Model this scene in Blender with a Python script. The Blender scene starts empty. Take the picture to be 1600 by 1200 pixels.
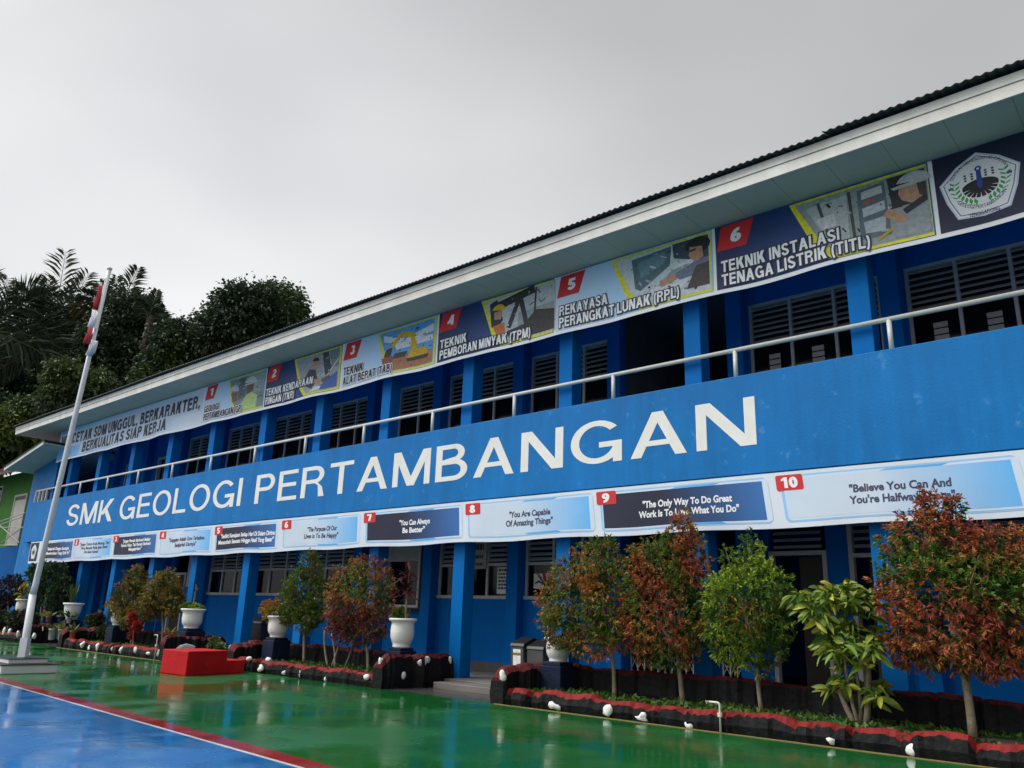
import bpy, bmesh, math, random
import numpy as np
from mathutils import Vector, Matrix

# ------------------------------------------------------------------ camera, sky, sun, exposure
S = bpy.context.scene
COL = S.collection
CAM_Z = 1.36
MROW = np.array([[0.75342399, 0.65673036, 0.03251953],      # right
                 [-0.1611891, 0.23241711, -0.95916649],      # down
                 [-0.63747186, 0.71741725, 0.2809664]])      # forward
FPX = 1242.0
cam = bpy.data.cameras.new('camera'); camo = bpy.data.objects.new('camera', cam); COL.objects.link(camo)
cam.sensor_width = 36; cam.lens = FPX / 1600 * 36; cam.clip_end = 2000; cam.clip_start = .05
R, D, F = MROW
camo.matrix_world = Matrix(((R[0], -D[0], -F[0], 0), (R[1], -D[1], -F[1], 0), (R[2], -D[2], -F[2], CAM_Z), (0, 0, 0, 1)))
S.camera = camo

SUN_EL, SUN_AZ = math.radians(52), math.radians(222)      # azimuth clockwise from +Y
sdir = Vector((math.sin(SUN_AZ) * math.cos(SUN_EL), math.cos(SUN_AZ) * math.cos(SUN_EL), math.sin(SUN_EL)))
w = bpy.data.worlds.new('World'); S.world = w; w.use_nodes = True
nt = w.node_tree; nt.nodes.clear()
def wn(t, **k):
    n = nt.nodes.new(t)
    for a, b in k.items(): setattr(n, a, b)
    return n
out = wn('ShaderNodeOutputWorld'); bg = wn('ShaderNodeBackground'); bg.inputs['Strength'].default_value = .1
sky = wn('ShaderNodeTexSky', sky_type='NISHITA', sun_disc=False, sun_elevation=SUN_EL, sun_rotation=SUN_AZ)
tc = wn('ShaderNodeTexCoord')
hs = wn('ShaderNodeHueSaturation'); hs.inputs['Saturation'].default_value = .25
nt.links.new(sky.outputs[0], hs.inputs['Color'])
# stratus layer: soft noise on the sky direction, brighter towards the veiled sun and the open horizon
mp = wn('ShaderNodeMapping'); mp.inputs['Scale'].default_value = (1, 1, 2.2)
nt.links.new(tc.outputs['Generated'], mp.inputs['Vector'])
nz = wn('ShaderNodeTexNoise'); nz.inputs['Scale'].default_value = 1.8; nz.inputs['Detail'].default_value = 3; nz.inputs['Roughness'].default_value = .4
nt.links.new(mp.outputs[0], nz.inputs['Vector'])
cr = wn('ShaderNodeValToRGB')
cr.color_ramp.elements[0].position = .32; cr.color_ramp.elements[0].color = (3.25, 3.25, 3.37, 1)
cr.color_ramp.elements[1].position = .68; cr.color_ramp.elements[1].color = (4.25, 4.25, 4.27, 1)
nt.links.new(nz.outputs['Fac'], cr.inputs['Fac'])
def dotramp(vec, p0, v0, p1, v1):
    d = wn('ShaderNodeVectorMath', operation='DOT_PRODUCT'); nt.links.new(tc.outputs['Generated'], d.inputs[0]); d.inputs[1].default_value = vec
    m = wn('ShaderNodeMapRange', interpolation_type='SMOOTHSTEP'); nt.links.new(d.outputs['Value'], m.inputs['Value'])
    for k, v in zip(('From Min', 'From Max', 'To Min', 'To Max'), (p0, p1, v0, v1)): m.inputs[k].default_value = v
    return m.outputs['Result']
def mul(a, b):
    m = wn('ShaderNodeVectorMath', operation='SCALE'); nt.links.new(a, m.inputs[0]); nt.links.new(b, m.inputs['Scale']); return m.outputs[0]
c = mul(cr.outputs['Color'], dotramp(sdir, .69, 1.0, .98, 4.8))
c = mul(c, dotramp((-.88, .40, .22), .74, 1.0, 1.0, 1.62))      # open, brighter sky low on the left
mx = wn('ShaderNodeMixRGB'); mx.inputs['Fac'].default_value = .88
nt.links.new(hs.outputs[0], mx.inputs['Color1']); nt.links.new(c, mx.inputs['Color2'])
nt.links.new(mx.outputs[0], bg.inputs['Color']); nt.links.new(bg.outputs[0], out.inputs['Surface'])

sl = bpy.data.lights.new('sun', 'SUN'); sl.energy = 1.4; sl.angle = math.radians(28); sl.color = (1, .97, .92)
so = bpy.data.objects.new('sun', sl); COL.objects.link(so); so.rotation_euler = (-sdir).to_track_quat('-Z', 'Y').to_euler()
so.location = sdir * 60
S.view_settings.view_transform = 'Standard'; S.view_settings.look = 'None'; S.view_settings.gamma = 1
S.view_settings.exposure = .55; S.view_settings.use_curve_mapping = False

RND = random.Random(7); NR = np.random.default_rng(11)

def at(x, y, Y):
    """point where the sight line through photo position (x, y) meets the upright plane Y"""
    d = MROW.T @ np.array([x - 800, y - 600, FPX]); p = d * Y / d[1]; return Vector((p[0], p[1], p[2] + CAM_Z))
def atX(x, y, X):
    d = MROW.T @ np.array([x - 800, y - 600, FPX]); p = d * X / d[0]; return Vector((p[0], p[1], p[2] + CAM_Z))
def ppm(p):
    return FPX / (MROW[2] @ np.array([p[0], p[1], p[2] - CAM_Z]))

# ------------------------------------------------------------------ materials
MATS = {}
def mat(name, col, rough=.6, var=.12, scale=3., bump=.0, bscale=40., metal=0., spec=.5, stain=None, tint=False, transl=0., streak=0., coat=0.):
    m = bpy.data.materials.new(name); m.use_nodes = True; t = m.node_tree; N = t.nodes; L = t.links
    b = N['Principled BSDF']; b.inputs['Roughness'].default_value = rough; b.inputs['Metallic'].default_value = metal
    b.inputs['Specular IOR Level'].default_value = spec; b.inputs['Coat Weight'].default_value = coat
    geo = N.new('ShaderNodeNewGeometry')
    if tint:
        a = N.new('ShaderNodeVertexColor'); a.layer_name = 'tint'; base = a.outputs['Color']
    else:
        r = N.new('ShaderNodeRGB'); r.outputs[0].default_value = (*col, 1); base = r.outputs[0]
    nz = N.new('ShaderNodeTexNoise'); nz.inputs['Scale'].default_value = scale; nz.inputs['Detail'].default_value = 6; nz.inputs['Roughness'].default_value = .6
    L.new(geo.outputs['Position'], nz.inputs['Vector'])
    mr = N.new('ShaderNodeMapRange'); mr.inputs['From Min'].default_value = .3; mr.inputs['From Max'].default_value = .7
    mr.inputs['To Min'].default_value = 1 - var; mr.inputs['To Max'].default_value = 1 + var; L.new(nz.outputs['Fac'], mr.inputs['Value'])
    sc = N.new('ShaderNodeVectorMath'); sc.operation = 'SCALE'; L.new(base, sc.inputs[0]); L.new(mr.outputs[0], sc.inputs['Scale'])
    base = sc.outputs[0]
    if streak:          # faint rain streaks running down
        mp = N.new('ShaderNodeMapping'); mp.inputs['Scale'].default_value = (2.3, 2.3, .28); L.new(geo.outputs['Position'], mp.inputs['Vector'])
        n2 = N.new('ShaderNodeTexNoise'); n2.inputs['Scale'].default_value = 1.3; n2.inputs['Detail'].default_value = 8; n2.inputs['Roughness'].default_value = .65; L.new(mp.outputs[0], n2.inputs['Vector'])
        m2 = N.new('ShaderNodeMapRange'); m2.inputs['From Min'].default_value = .35; m2.inputs['From Max'].default_value = .7
        m2.inputs['To Min'].default_value = 1 - streak; m2.inputs['To Max'].default_value = 1 + streak * .7; L.new(n2.outputs['Fac'], m2.inputs['Value'])
        s2 = N.new('ShaderNodeVectorMath'); s2.operation = 'SCALE'; L.new(base, s2.inputs[0]); L.new(m2.outputs[0], s2.inputs['Scale']); base = s2.outputs[0]
    if stain:           # (colour, threshold, scale): blotches of wear or flaking
        n3 = N.new('ShaderNodeTexNoise'); n3.inputs['Scale'].default_value = stain[2]; n3.inputs['Detail'].default_value = 9; n3.inputs['Roughness'].default_value = .7
        L.new(geo.outputs['Position'], n3.inputs['Vector'])
        m3 = N.new('ShaderNodeMapRange'); m3.inputs['From Min'].default_value = stain[1]; m3.inputs['From Max'].default_value = stain[1] + .08; L.new(n3.outputs['Fac'], m3.inputs['Value'])
        mm = N.new('ShaderNodeMixRGB'); L.new(m3.outputs[0], mm.inputs['Fac']); L.new(base, mm.inputs['Color1']); mm.inputs['Color2'].default_value = (*stain[0], 1); base = mm.outputs[0]
    L.new(base, b.inputs['Base Color'])
    if bump:
        n4 = N.new('ShaderNodeTexNoise'); n4.inputs['Scale'].default_value = bscale; n4.inputs['Detail'].default_value = 5; L.new(geo.outputs['Position'], n4.inputs['Vector'])
        bp = N.new('ShaderNodeBump'); bp.inputs['Strength'].default_value = bump; bp.inputs['Distance'].default_value = .02
        L.new(n4.outputs['Fac'], bp.inputs['Height']); L.new(bp.outputs[0], b.inputs['Normal'])
    if transl:
        tr = N.new('ShaderNodeBsdfTranslucent'); L.new(base, tr.inputs['Color'])
        ms = N.new('ShaderNodeMixShader'); ms.inputs['Fac'].default_value = transl
        L.new(b.outputs[0], ms.inputs[1]); L.new(tr.outputs[0], ms.inputs[2]); L.new(ms.outputs[0], N['Material Output'].inputs['Surface'])
    MATS[name] = m; return m

def wet(name, col, col2):
    m = mat(name, col, rough=.12, var=.16, scale=.9, spec=.42)
    t = m.node_tree; N = t.nodes; L = t.links; b = N['Principled BSDF']
    geo = N.new('ShaderNodeNewGeometry')
    nz = N.new('ShaderNodeTexNoise'); nz.inputs['Scale'].default_value = .55; nz.inputs['Detail'].default_value = 6; L.new(geo.outputs['Position'], nz.inputs['Vector'])
    mr = N.new('ShaderNodeMapRange'); mr.inputs['From Min'].default_value = .42; mr.inputs['From Max'].default_value = .58
    mr.inputs['To Min'].default_value = .03; mr.inputs['To Max'].default_value = .30; L.new(nz.outputs['Fac'], mr.inputs['Value']); L.new(mr.outputs[0], b.inputs['Roughness'])
    # worn, damp patches of the paint
    n2 = N.new('ShaderNodeTexNoise'); n2.inputs['Scale'].default_value = 1.7; n2.inputs['Detail'].default_value = 9; n2.inputs['Roughness'].default_value = .68; L.new(geo.outputs['Position'], n2.inputs['Vector'])
    m2 = N.new('ShaderNodeMapRange'); m2.inputs['From Min'].default_value = .5; m2.inputs['From Max'].default_value = .75; m2.inputs['To Max'].default_value = .7; L.new(n2.outputs['Fac'], m2.inputs['Value'])
    src = b.inputs['Base Color'].links[0].from_socket
    mm = N.new('ShaderNodeMixRGB'); L.new(m2.outputs[0], mm.inputs['Fac']); L.new(src, mm.inputs['Color1']); mm.inputs['Color2'].default_value = (*col2, 1); L.new(mm.outputs[0], b.inputs['Base Color'])
    n4 = N.new('ShaderNodeTexNoise'); n4.inputs['Scale'].default_value = 2.6; n4.inputs['Detail'].default_value = 4; L.new(geo.outputs['Position'], n4.inputs['Vector'])
    n5 = N.new('ShaderNodeTexNoise'); n5.inputs['Scale'].default_value = 55; n5.inputs['Detail'].default_value = 2; L.new(geo.outputs['Position'], n5.inputs['Vector'])
    ad = N.new('ShaderNodeMath'); ad.operation = 'MULTIPLY_ADD'; ad.inputs[1].default_value = .10; L.new(n5.outputs['Fac'], ad.inputs[0]); L.new(n4.outputs['Fac'], ad.inputs[2])
    bp = N.new('ShaderNodeBump'); bp.inputs['Strength'].default_value = .17; bp.inputs['Distance'].default_value = .02; L.new(ad.outputs[0], bp.inputs['Height']); L.new(bp.outputs[0], b.inputs['Normal'])
    return m

BLUE = (.003, .165, .47)
mat('blue_paint', (.001, .165, .47), .55, .10, .8, .15, 30, spec=.22, streak=.13, stain=((.05, .235, .54), .60, 3.2))
mat('blue_column', (.0005, .145, .46), .6, .08, 1.2, .12, 30, spec=.10, streak=.06)
mat('blue_wall', (.0008, .145, .50), .65, .08, 1.0, .12, 30, spec=.08, streak=.06)
mat('white_letter', (.80, .79, .74), .55, .05, 3, .05, 40)
mat('white_metal', (.74, .73, .69), .4, .06, 4)
mat('window_frame', (.50, .50, .48), .5, .08, 5)
mat('louvre_grey', (.50, .50, .49), .5, .1, 5)
mat('fascia', (.74, .71, .64), .6, .10, 2.5, .1, 25, streak=.10)
mat('soffit', (.47, .49, .45), .7, .05, .8)
mat('roof_metal', (.045, .047, .05), .55, .2, 2, metal=.2)
mat('room', (.16, .16, .16), .9, .05)
mat('plinth_grey', (.10, .10, .10), .7, .2, 3, .3)
mat('concrete', (.17, .155, .135), .5, .22, 1.5, .25, 25)
mat('wet_concrete', (.06, .06, .058), .25, .3, 1.5, .2, 20)
mat('earth', (.11, .10, .075), .9, .25, .5)
mat('soil', (.035, .027, .018), .9, .3, 6, .5, 30)
mat('kerb_black', (.007, .007, .008), .65, .4, 6, .9, 14, spec=.2, stain=((.035, .035, .035), .68, 5))
mat('kerb_red', (.20, .014, .013), .7, .3, 5, .6, 18, spec=.2, stain=((.03, .012, .012), .57, 6))
mat('kerb_red_shade', (.10, .012, .012), .7, .3, 5, .6, 18, spec=.2, stain=((.015, .010, .010), .53, 5))  # cap red darkened to put shade on rear and end walls, with patchy wear
mat('stone_white', (.78, .78, .75), .6, .1, 12, .5, 30)
mat('pedestal_navy', (.008, .016, .040), .65, .25, 5, .4, 25, spec=.2)
mat('pot_white', (.84, .83, .79), .45, .07, 5, .25, 35)
mat('podium_red', (.50, .008, .012), .55, .14, 3, .25, 25, spec=.2, stain=((.24, .012, .014), .60, 3.5))
mat('pole_white', (.70, .71, .72), .4, .08, 3)
mat('flag_red', (.34, .010, .02), .7, .08); mat('flag_white', (.78, .78, .78), .7, .05)
mat('bark', (.22, .18, .12), .85, .3, 12, .6, 40)
mat('bark_dark', (.07, .055, .04), .9, .3, 6, .6, 20)
mat('leaf', (1, 1, 1), .5, .12, 20, tint=True, transl=.22, spec=.3)
mat('leaf_far', (1, 1, 1), .55, .25, 1.2, tint=True, transl=.15)
mat('print', (1, 1, 1), .5, .03, 2, tint=True, spec=.35)
mat('photo_print', (1, 1, 1), .5, .22, 14, tint=True, spec=.35)
mat('green_wall', (.035, .15, .018), .65, .1, 1.5, spec=.15, streak=.1)
mat('green_low_blue', (.001, .085, .30), .65, .1, 1.5, spec=.08)
mat('red_roof', (.30, .06, .045), .55, .15, 1.5)
mat('door_brown', (.030, .022, .018), .5, .2, 3)
mat('curtain', (.085, .06, .045), .9, .2, 4)
mat('grey_panel', (.42, .39, .35), .6, .1, 3)
mat('bin_black', (.018, .018, .02), .4, .2, 5)
mat('bin_grey', (.07, .07, .07), .45, .1, 5)
mat('terracotta', (.30, .09, .05), .8, .2, 8); mat('pot_grey', (.34, .34, .32), .8, .15, 8)
mat('pipe_white', (.72, .70, .62), .4, .1, 6)
mat('maroon', (.085, .012, .016), .45, .2, 4)
mat('yellow_edge', (.26, .17, .05), .6, .2, 6)
wet('court_green', (.009, .116, .026), (.018, .084, .028))
wet('court_blue', (.008, .125, .37), (.07, .24, .46))
wet('court_red', (.25, .018, .025), (.30, .04, .05))
wet('court_white', (.62, .64, .66), (.5, .52, .54))
def glass():
    m = bpy.data.materials.new('window_glass'); m.use_nodes = True; N = m.node_tree.nodes; L = m.node_tree.links
    b = N['Principled BSDF']; b.inputs['Base Color'].default_value = (.006, .007, .008, 1); b.inputs['Roughness'].default_value = .07
    tr = N.new('ShaderNodeBsdfTransparent'); tr.inputs['Color'].default_value = (.75, .78, .78, 1)
    ms = N.new('ShaderNodeMixShader'); ms.inputs['Fac'].default_value = .45
    L.new(b.outputs[0], ms.inputs[1]); L.new(tr.outputs[0], ms.inputs[2]); L.new(ms.outputs[0], N['Material Output'].inputs['Surface'])
    MATS['window_glass'] = m
glass()
# seams between the ceiling boards
def seams():
    m = MATS['soffit']; N = m.node_tree.nodes; L = m.node_tree.links; b = N['Principled BSDF']
    g = N.new('ShaderNodeNewGeometry'); sx = N.new('ShaderNodeSeparateXYZ'); L.new(g.outputs['Position'], sx.inputs[0])
    def line(sock, per, off):
        a = N.new('ShaderNodeMath'); a.operation = 'MULTIPLY_ADD'; L.new(sock, a.inputs[0]); a.inputs[1].default_value = 1 / per; a.inputs[2].default_value = off
        f = N.new('ShaderNodeMath'); f.operation = 'FRACT'; L.new(a.outputs[0], f.inputs[0])
        c = N.new('ShaderNodeMath'); c.operation = 'LESS_THAN'; L.new(f.outputs[0], c.inputs[0]); c.inputs[1].default_value = .010 / per; return c.outputs[0]
    src = b.inputs['Base Color'].links[0].from_socket
    mm = N.new('ShaderNodeMixRGB'); L.new(line(sx.outputs['X'], .82, .35), mm.inputs['Fac']); L.new(src, mm.inputs['Color1']); mm.inputs['Color2'].default_value = (.22, .24, .24, 1)
    L.new(mm.outputs[0], b.inputs['Base Color'])
seams()

# ------------------------------------------------------------------ mesh helpers
BASE = {}
class MB:
    def __init__(s): s.v = []; s.f = []; s.mi = []; s.c = None
    def add(s, vs, fs, mi=0):
        o = len(s.v); s.v += [tuple(p) for p in vs]; s.f += [tuple(i + o for i in f) for f in fs]; s.mi += [mi] * len(fs); return s
    def box(s, x0, x1, y0, y1, z0, z1, mi=0):
        vs = [(x, y, z) for z in (z0, z1) for y in (y0, y1) for x in (x0, x1)]
        return s.add(vs, [(0, 2, 3, 1), (4, 5, 7, 6), (0, 1, 5, 4), (2, 6, 7, 3), (0, 4, 6, 2), (1, 3, 7, 5)], mi)
    def prism(s, pts, y0, y1, mi=0):          # outline in X-Z pushed through Y
        n = len(pts); vs = [(x, y0, z) for x, z in pts] + [(x, y1, z) for x, z in pts]
        return s.add(vs, [tuple(range(n)), tuple(range(2 * n - 1, n - 1, -1))] + [(i, i + n, (i + 1) % n + n, (i + 1) % n) for i in range(n)], mi)
    def prism_x(s, pts, x0, x1, mi=0):        # outline in Y-Z pushed through X
        n = len(pts); vs = [(x0, y, z) for y, z in pts] + [(x1, y, z) for y, z in pts]
        return s.add(vs, [tuple(range(n)), tuple(range(2 * n - 1, n - 1, -1))] + [(i, i + n, (i + 1) % n + n, (i + 1) % n) for i in range(n)], mi)
    def tube(s, pts, rad, seg=10, mi=0, cap=True):
        pts = [Vector(p) for p in pts]; n = len(pts)
        if not hasattr(rad, '__len__'): rad = [rad] * n
        vs = []; up = None
        for i in range(n):
            d = (pts[min(i + 1, n - 1)] - pts[max(i - 1, 0)]).normalized()
            a = d.cross(Vector((0, 0, 1)) if abs(d.z) < .95 else Vector((1, 0, 0))).normalized()
            if up is not None and a.dot(up) < 0: a = -a
            up = a; b = d.cross(a)
            for k in range(seg):
                t = 2 * math.pi * k / seg; vs.append(pts[i] + (a * math.cos(t) + b * math.sin(t)) * rad[i])
        fs = [(i * seg + k, i * seg + (k + 1) % seg, (i + 1) * seg + (k + 1) % seg, (i + 1) * seg + k) for i in range(n - 1) for k in range(seg)]
        if cap: fs += [tuple(range(seg - 1, -1, -1)), tuple(range((n - 1) * seg, n * seg))]
        return s.add(vs, fs, mi)
    def lathe(s, prof, cx, cy, seg=28, mi=0):
        vs = []
        for r, z in prof:
            for k in range(seg):
                t = 2 * math.pi * k / seg; vs.append((cx + r * math.cos(t), cy + r * math.sin(t), z))
        n = len(prof)
        fs = [(i * seg + k, i * seg + (k + 1) % seg, (i + 1) * seg + (k + 1) % seg, (i + 1) * seg + k) for i in range(n - 1) for k in range(seg)]
        fs += [tuple(range(seg - 1, -1, -1)), tuple(range((n - 1) * seg, n * seg))]
        return s.add(vs, fs, mi)
    def build(s, name, mats, parent=None, smooth=False, bevel=0, loc=None):
        me = bpy.data.meshes.new(name)
        base = Vector(BASE.get(parent.name, (0, 0, 0))) if parent is not None else Vector((0, 0, 0))
        if loc is not None: off = Vector(loc)
        else: off = base
        arr = np.array(s.v, float)
        if loc is None: arr = arr - np.array(off)
        me.from_pydata(arr.tolist(), [], s.f)
        for m in ([mats] if isinstance(mats, str) else mats): me.materials.append(MATS[m])
        me.polygons.foreach_set('material_index', s.mi)
        if s.c is not None:
            a = me.attributes.new('tint', 'FLOAT_COLOR', 'POINT'); a.data.foreach_set('color', np.asarray(s.c, np.float32).ravel())
        me.update()
        if not s.c is not None:
            bm = bmesh.new(); bm.from_mesh(me); bmesh.ops.recalc_face_normals(bm, faces=bm.faces); bm.to_mesh(me); bm.free()
        if smooth: me.polygons.foreach_set('use_smooth', [True] * len(me.polygons))
        o = bpy.data.objects.new(name, me); COL.objects.link(o)
        if parent is not None: o.parent = parent
        if loc is not None: o.location = Vector(loc) - base
        BASE[o.name] = tuple(base) if loc is None else (0, 0, 0)
        if bevel:
            b = o.modifiers.new('bevel', 'BEVEL'); b.width = bevel; b.segments = 2; b.limit_method = 'ANGLE'; b.angle_limit = math.radians(50)
        return o

def thing(name, label, cat, loc=(0, 0, 0), group=None):
    o = bpy.data.objects.new(name, None); COL.objects.link(o); o.location = loc; o.empty_display_size = .2
    BASE[o.name] = tuple(loc); o['label'] = label; o['category'] = cat
    if group: o['group'] = group
    return o
def tag(o, label, cat, group=None, kind=None):
    if label: o['label'] = label
    if cat: o['category'] = cat
    if group: o['group'] = group
    if kind: o['kind'] = kind
    return o
def struct(name, mb, m, **k): return tag(mb.build(name, m, **k), None, None, kind='structure')
def copy_part(o, parent, loc):
    c = o.copy(); COL.objects.link(c); c.parent = parent; c.location = loc
    for ch in o.children:
        d = ch.copy(); COL.objects.link(d); d.parent = c
    return c

# ---- text
_cap = {}
def glyphs(body, bold=0.):
    cu = bpy.data.curves.new('t', 'FONT'); cu.body = body; cu.offset = bold; cu.resolution_u = 4; cu.fill_mode = 'FRONT'
    ob = bpy.data.objects.new('t', cu); COL.objects.link(ob)
    dg = bpy.context.evaluated_depsgraph_get(); dg.update()
    me = bpy.data.meshes.new_from_object(ob.evaluated_get(dg))
    v = np.array([tuple(p.co) for p in me.vertices]); f = [tuple(p.vertices) for p in me.polygons]
    bpy.data.objects.remove(ob); bpy.data.curves.remove(cu); bpy.data.meshes.remove(me)
    return v[:, :2], f
def capheight():
    if 0 not in _cap: v, f = glyphs('H'); _cap[0] = (v[:, 1].max() - v[:, 1].min(), v[:, 1].min())
    return _cap[0]
def text2d(body, x0, x1, z0, z1, bold=0., shear=0.):
    """text with its width stretched to x0..x1, baseline z0 and capital height up to z1"""
    v, f = glyphs(body, bold); ch, b0 = capheight()
    sx = (x1 - x0) / (v[:, 0].max() - v[:, 0].min()); sz = (z1 - z0) / ch
    x = x0 + (v[:, 0] - v[:, 0].min()) * sx; z = z0 + (v[:, 1] - b0) * sz
    return np.c_[x + shear * (z - z0), z], f


# ---- a plain grotesque capital alphabet drawn as strokes (unit capital height)
def _arc(cx, cy, rx, ry, a0, a1, n=14):
    return [(cx + rx * math.cos(math.radians(a0 + (a1 - a0) * i / n)), cy + ry * math.sin(math.radians(a0 + (a1 - a0) * i / n))) for i in range(n + 1)]
def _stroke(pts, wd, closed=False):
    """flat ribbon of width wd along pts with square ends"""
    n = len(pts); p = [Vector((a, b)) for a, b in pts]; vs = []
    for i in range(n):
        if closed: a, b = p[(i - 1) % n], p[(i + 1) % n]
        else: a, b = p[max(i - 1, 0)], p[min(i + 1, n - 1)]
        d1 = (p[i] - a); d2 = (b - p[i]); d1 = d1.normalized() if d1.length > 1e-6 else d2.normalized(); d2 = d2.normalized() if d2.length > 1e-6 else d1
        t = (d1 + d2).normalized(); nn = Vector((-t.y, t.x)); k = max(.35, nn.dot(Vector((-d1.y, d1.x))))
        vs += [p[i] + nn * wd / 2 / k, p[i] - nn * wd / 2 / k]
    m = n if closed else n - 1
    return vs, [(2 * i, 2 * i + 1, 2 * ((i + 1) % n) + 1, 2 * ((i + 1) % n)) for i in range(m)]
def _poly(pts): return [Vector(p) for p in pts], [tuple(range(len(pts)))]
def glyph(ch, w):
    """pieces of one letter and its advance; w is the stroke width"""
    h = w / 2; S = _stroke; R = lambda x0, y0, x1, y1: _poly([(x0, y0), (x1, y0), (x1, y1), (x0, y1)])
    def diag(x0, y0, x1, y1, wx): return _poly([(x0, y0), (x0 + wx, y0), (x1 + wx, y1), (x1, y1)])
    wd = w * 1.12
    if ch == 'A': return [diag(0, 0, .37 - wd * .5 + .0, 1, wd * 1.02), diag(.74 - wd * 1.02, 0, .37 - wd * .5, 1, wd * 1.02), R(.17, .24, .57, .24 + w * .92)], .74
    if ch == 'B': return [R(0, 0, w, 1), S([(w * .9, 1 - h), (.36, 1 - h)] + _arc(.36, .755, .215 - h, .245 - h, 90, -90) + [(w * .9, .51 + h * .0)], w), S([(w * .9, .51), (.38, .51)] + _arc(.38, .255 + h * .5, .26 - h, .255 - h * .5, 90, -90) + [(w * .9, h)], w)], .64
    if ch == 'C': return [S(_arc(.37, .5, .37 - h, .51 - h, 42, 318, 26), w)], .72
    if ch == 'D': return [R(0, 0, w, 1), S([(w * .9, 1 - h), (.28, 1 - h)] + _arc(.28, .5, .40 - h, .5 - h, 90, -90, 20) + [(w * .9, h)], w)], .68
    if ch == 'E': return [R(0, 0, w, 1), R(w, 0, .58, w), R(w, 1 - w, .57, 1), R(w, .5 - h + .02, .54, .5 + h + .02)], .58
    if ch == 'F': return [R(0, 0, w, 1), R(w, 1 - w, .55, 1), R(w, .5 - h, .50, .5 + h)], .55
    if ch == 'G': return [S(_arc(.39, .5, .39 - h, .51 - h, 40, 338, 28), w), R(.43, .36, .76, .36 + w), R(.76 - w, 0, .76, .37)], .76
    if ch == 'H': return [R(0, 0, w, 1), R(.68 - w, 0, .68, 1), R(w, .5 - h, .68 - w, .5 + h)], .68
    if ch == 'I': return [R(0, 0, w, 1)], w
    if ch == 'J': return [S([(.50 - h, 1), (.50 - h, .27)] + _arc(.25, .27, .25 - h, .28 - h, 0, -175, 14), w)], .5
    if ch == 'K': return [R(0, 0, w, 1), diag(w * .4, .34, .65 - wd * 1.35, 1, wd * 1.35), diag(.69 - wd * 1.3, 0, .20, .58, wd * 1.3)], .69
    if ch == 'L': return [R(0, 0, w, 1), R(w, 0, .53, w)], .53
    if ch == 'M': return [R(0, 0, w * .95, 1), R(.82 - w * .95, 0, .82, 1), diag(.41 - wd * .55, 0, w * .0, 1, wd * 1.15), diag(.41 - wd * .6, 0, .82 - wd * 1.15, 1, wd * 1.15)], .82
    if ch == 'N': return [R(0, 0, w, 1), R(.70 - w, 0, .70, 1), diag(.70 - wd * 1.25, 0, 0, 1, wd * 1.25)], .70
    if ch == 'O': return [S(_arc(.39, .5, .39 - h, .51 - h, 0, 360, 36)[:-1], w, True)], .78
    if ch == 'P': return [R(0, 0, w, 1), S([(w * .9, 1 - h), (.37, 1 - h)] + _arc(.37, .71, .24 - h, .29 - h, 90, -90) + [(w * .9, .42 + h)], w)], .62
    if ch == 'Q': return glyph('O', w)[0] + [diag(.70 - w, -.05, .44, .25, w)], .78
    if ch == 'R': return [R(0, 0, w, 1), S([(w * .9, 1 - h), (.38, 1 - h)] + _arc(.38, .72, .25 - h, .28 - h, 90, -90) + [(w * .9, .44 + h)], w), _poly([(.66 - w * 1.15, 0), (.67, 0), (.60, .30), (.46, .47), (.36, .46), (.48, .36)])], .67
    if ch == 'S': return [S([(h * 1.0, .30)] + _arc(.32, .275, .315 - h, .275 - h, 185, 360 + 55, 16)[0:] + _arc(.32, .725, .30 - h, .285 - h, 238, 15, 18), w)], .64
    if ch == 'T': return [R(.31 - h, 0, .31 + h, 1 - w), R(0, 1 - w, .62, 1)], .62
    if ch == 'U': return [S([(h, 1), (h, .32)] + _arc(.34, .32, .34 - h, .33 - h, 180, 360, 18) + [(.68 - h, 1)], w)], .68
    if ch == 'V': return [diag(.34 - wd * .5, 0, 0, 1, wd), diag(.34 - wd * .5, 0, .68 - wd, 1, wd)], .68
    if ch == 'Y': return [R(.34 - h, 0, .34 + h, .42), diag(.34 - h, .40, 0, 1, wd), diag(.34 - h, .40, .68 - wd, 1, wd)], .68
    if ch == '(': return [S(_arc(.42, .4, .42 - h, .72, 128, 232, 10), w * .85)], .24
    if ch == ')': return [S(_arc(-.18, .4, .42 - h, .72, 52, -52, 10), w * .85)], .24
    if ch == ',': return [_poly([(0, 0), (w, 0), (w, w), (0, w)]), _poly([(w * .45, 0), (w, 0), (w * .4, -w * .9), (.0, -w * .9)])], w
    if ch == '.': return [R(0, 0, w, w)], w
    if ch == '1': return [R(.22, 0, .22 + w, 1), _poly([(.02, .66), (.22, .72), (.22, 1), (.02, .82)])], .22 + w
    if ch == '2': return [S(_arc(.30, .70, .29 - h, .31 - h, 170, -35, 16) + [(h * 1.1, w)], w), R(0, 0, .60, w)], .60
    if ch == '3': return [S(_arc(.29, .735, .26 - h, .275 - h, 160, -85, 14), w), S(_arc(.29, .275, .30 - h, .285 - h, 88, -165, 14), w)], .59
    if ch == '4': return [R(.36, 0, .36 + w, 1), R(0, .20, .60, .20 + w * .9), diag(0, .24, .36 - w * .1, 1, w * 1.1)], .60
    if ch == '5': return [R(.08, 1 - w, .55, 1), diag(.02, .45, .08, 1, w), S(_arc(.29, .31, .30 - h, .33 - h, 140, -165, 18), w)], .59
    if ch == '6': return [S(_arc(.30, .31, .30 - h, .32 - h, 0, 360, 24)[:-1], w, True), S(_arc(.44, .33, .44 - h, .68 - h, 180, 82, 12), w)], .60
    if ch == '7': return [R(0, 1 - w, .58, 1), diag(.12, 0, .58 - w * 1.1, 1 - w, w * 1.1)], .58
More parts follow.
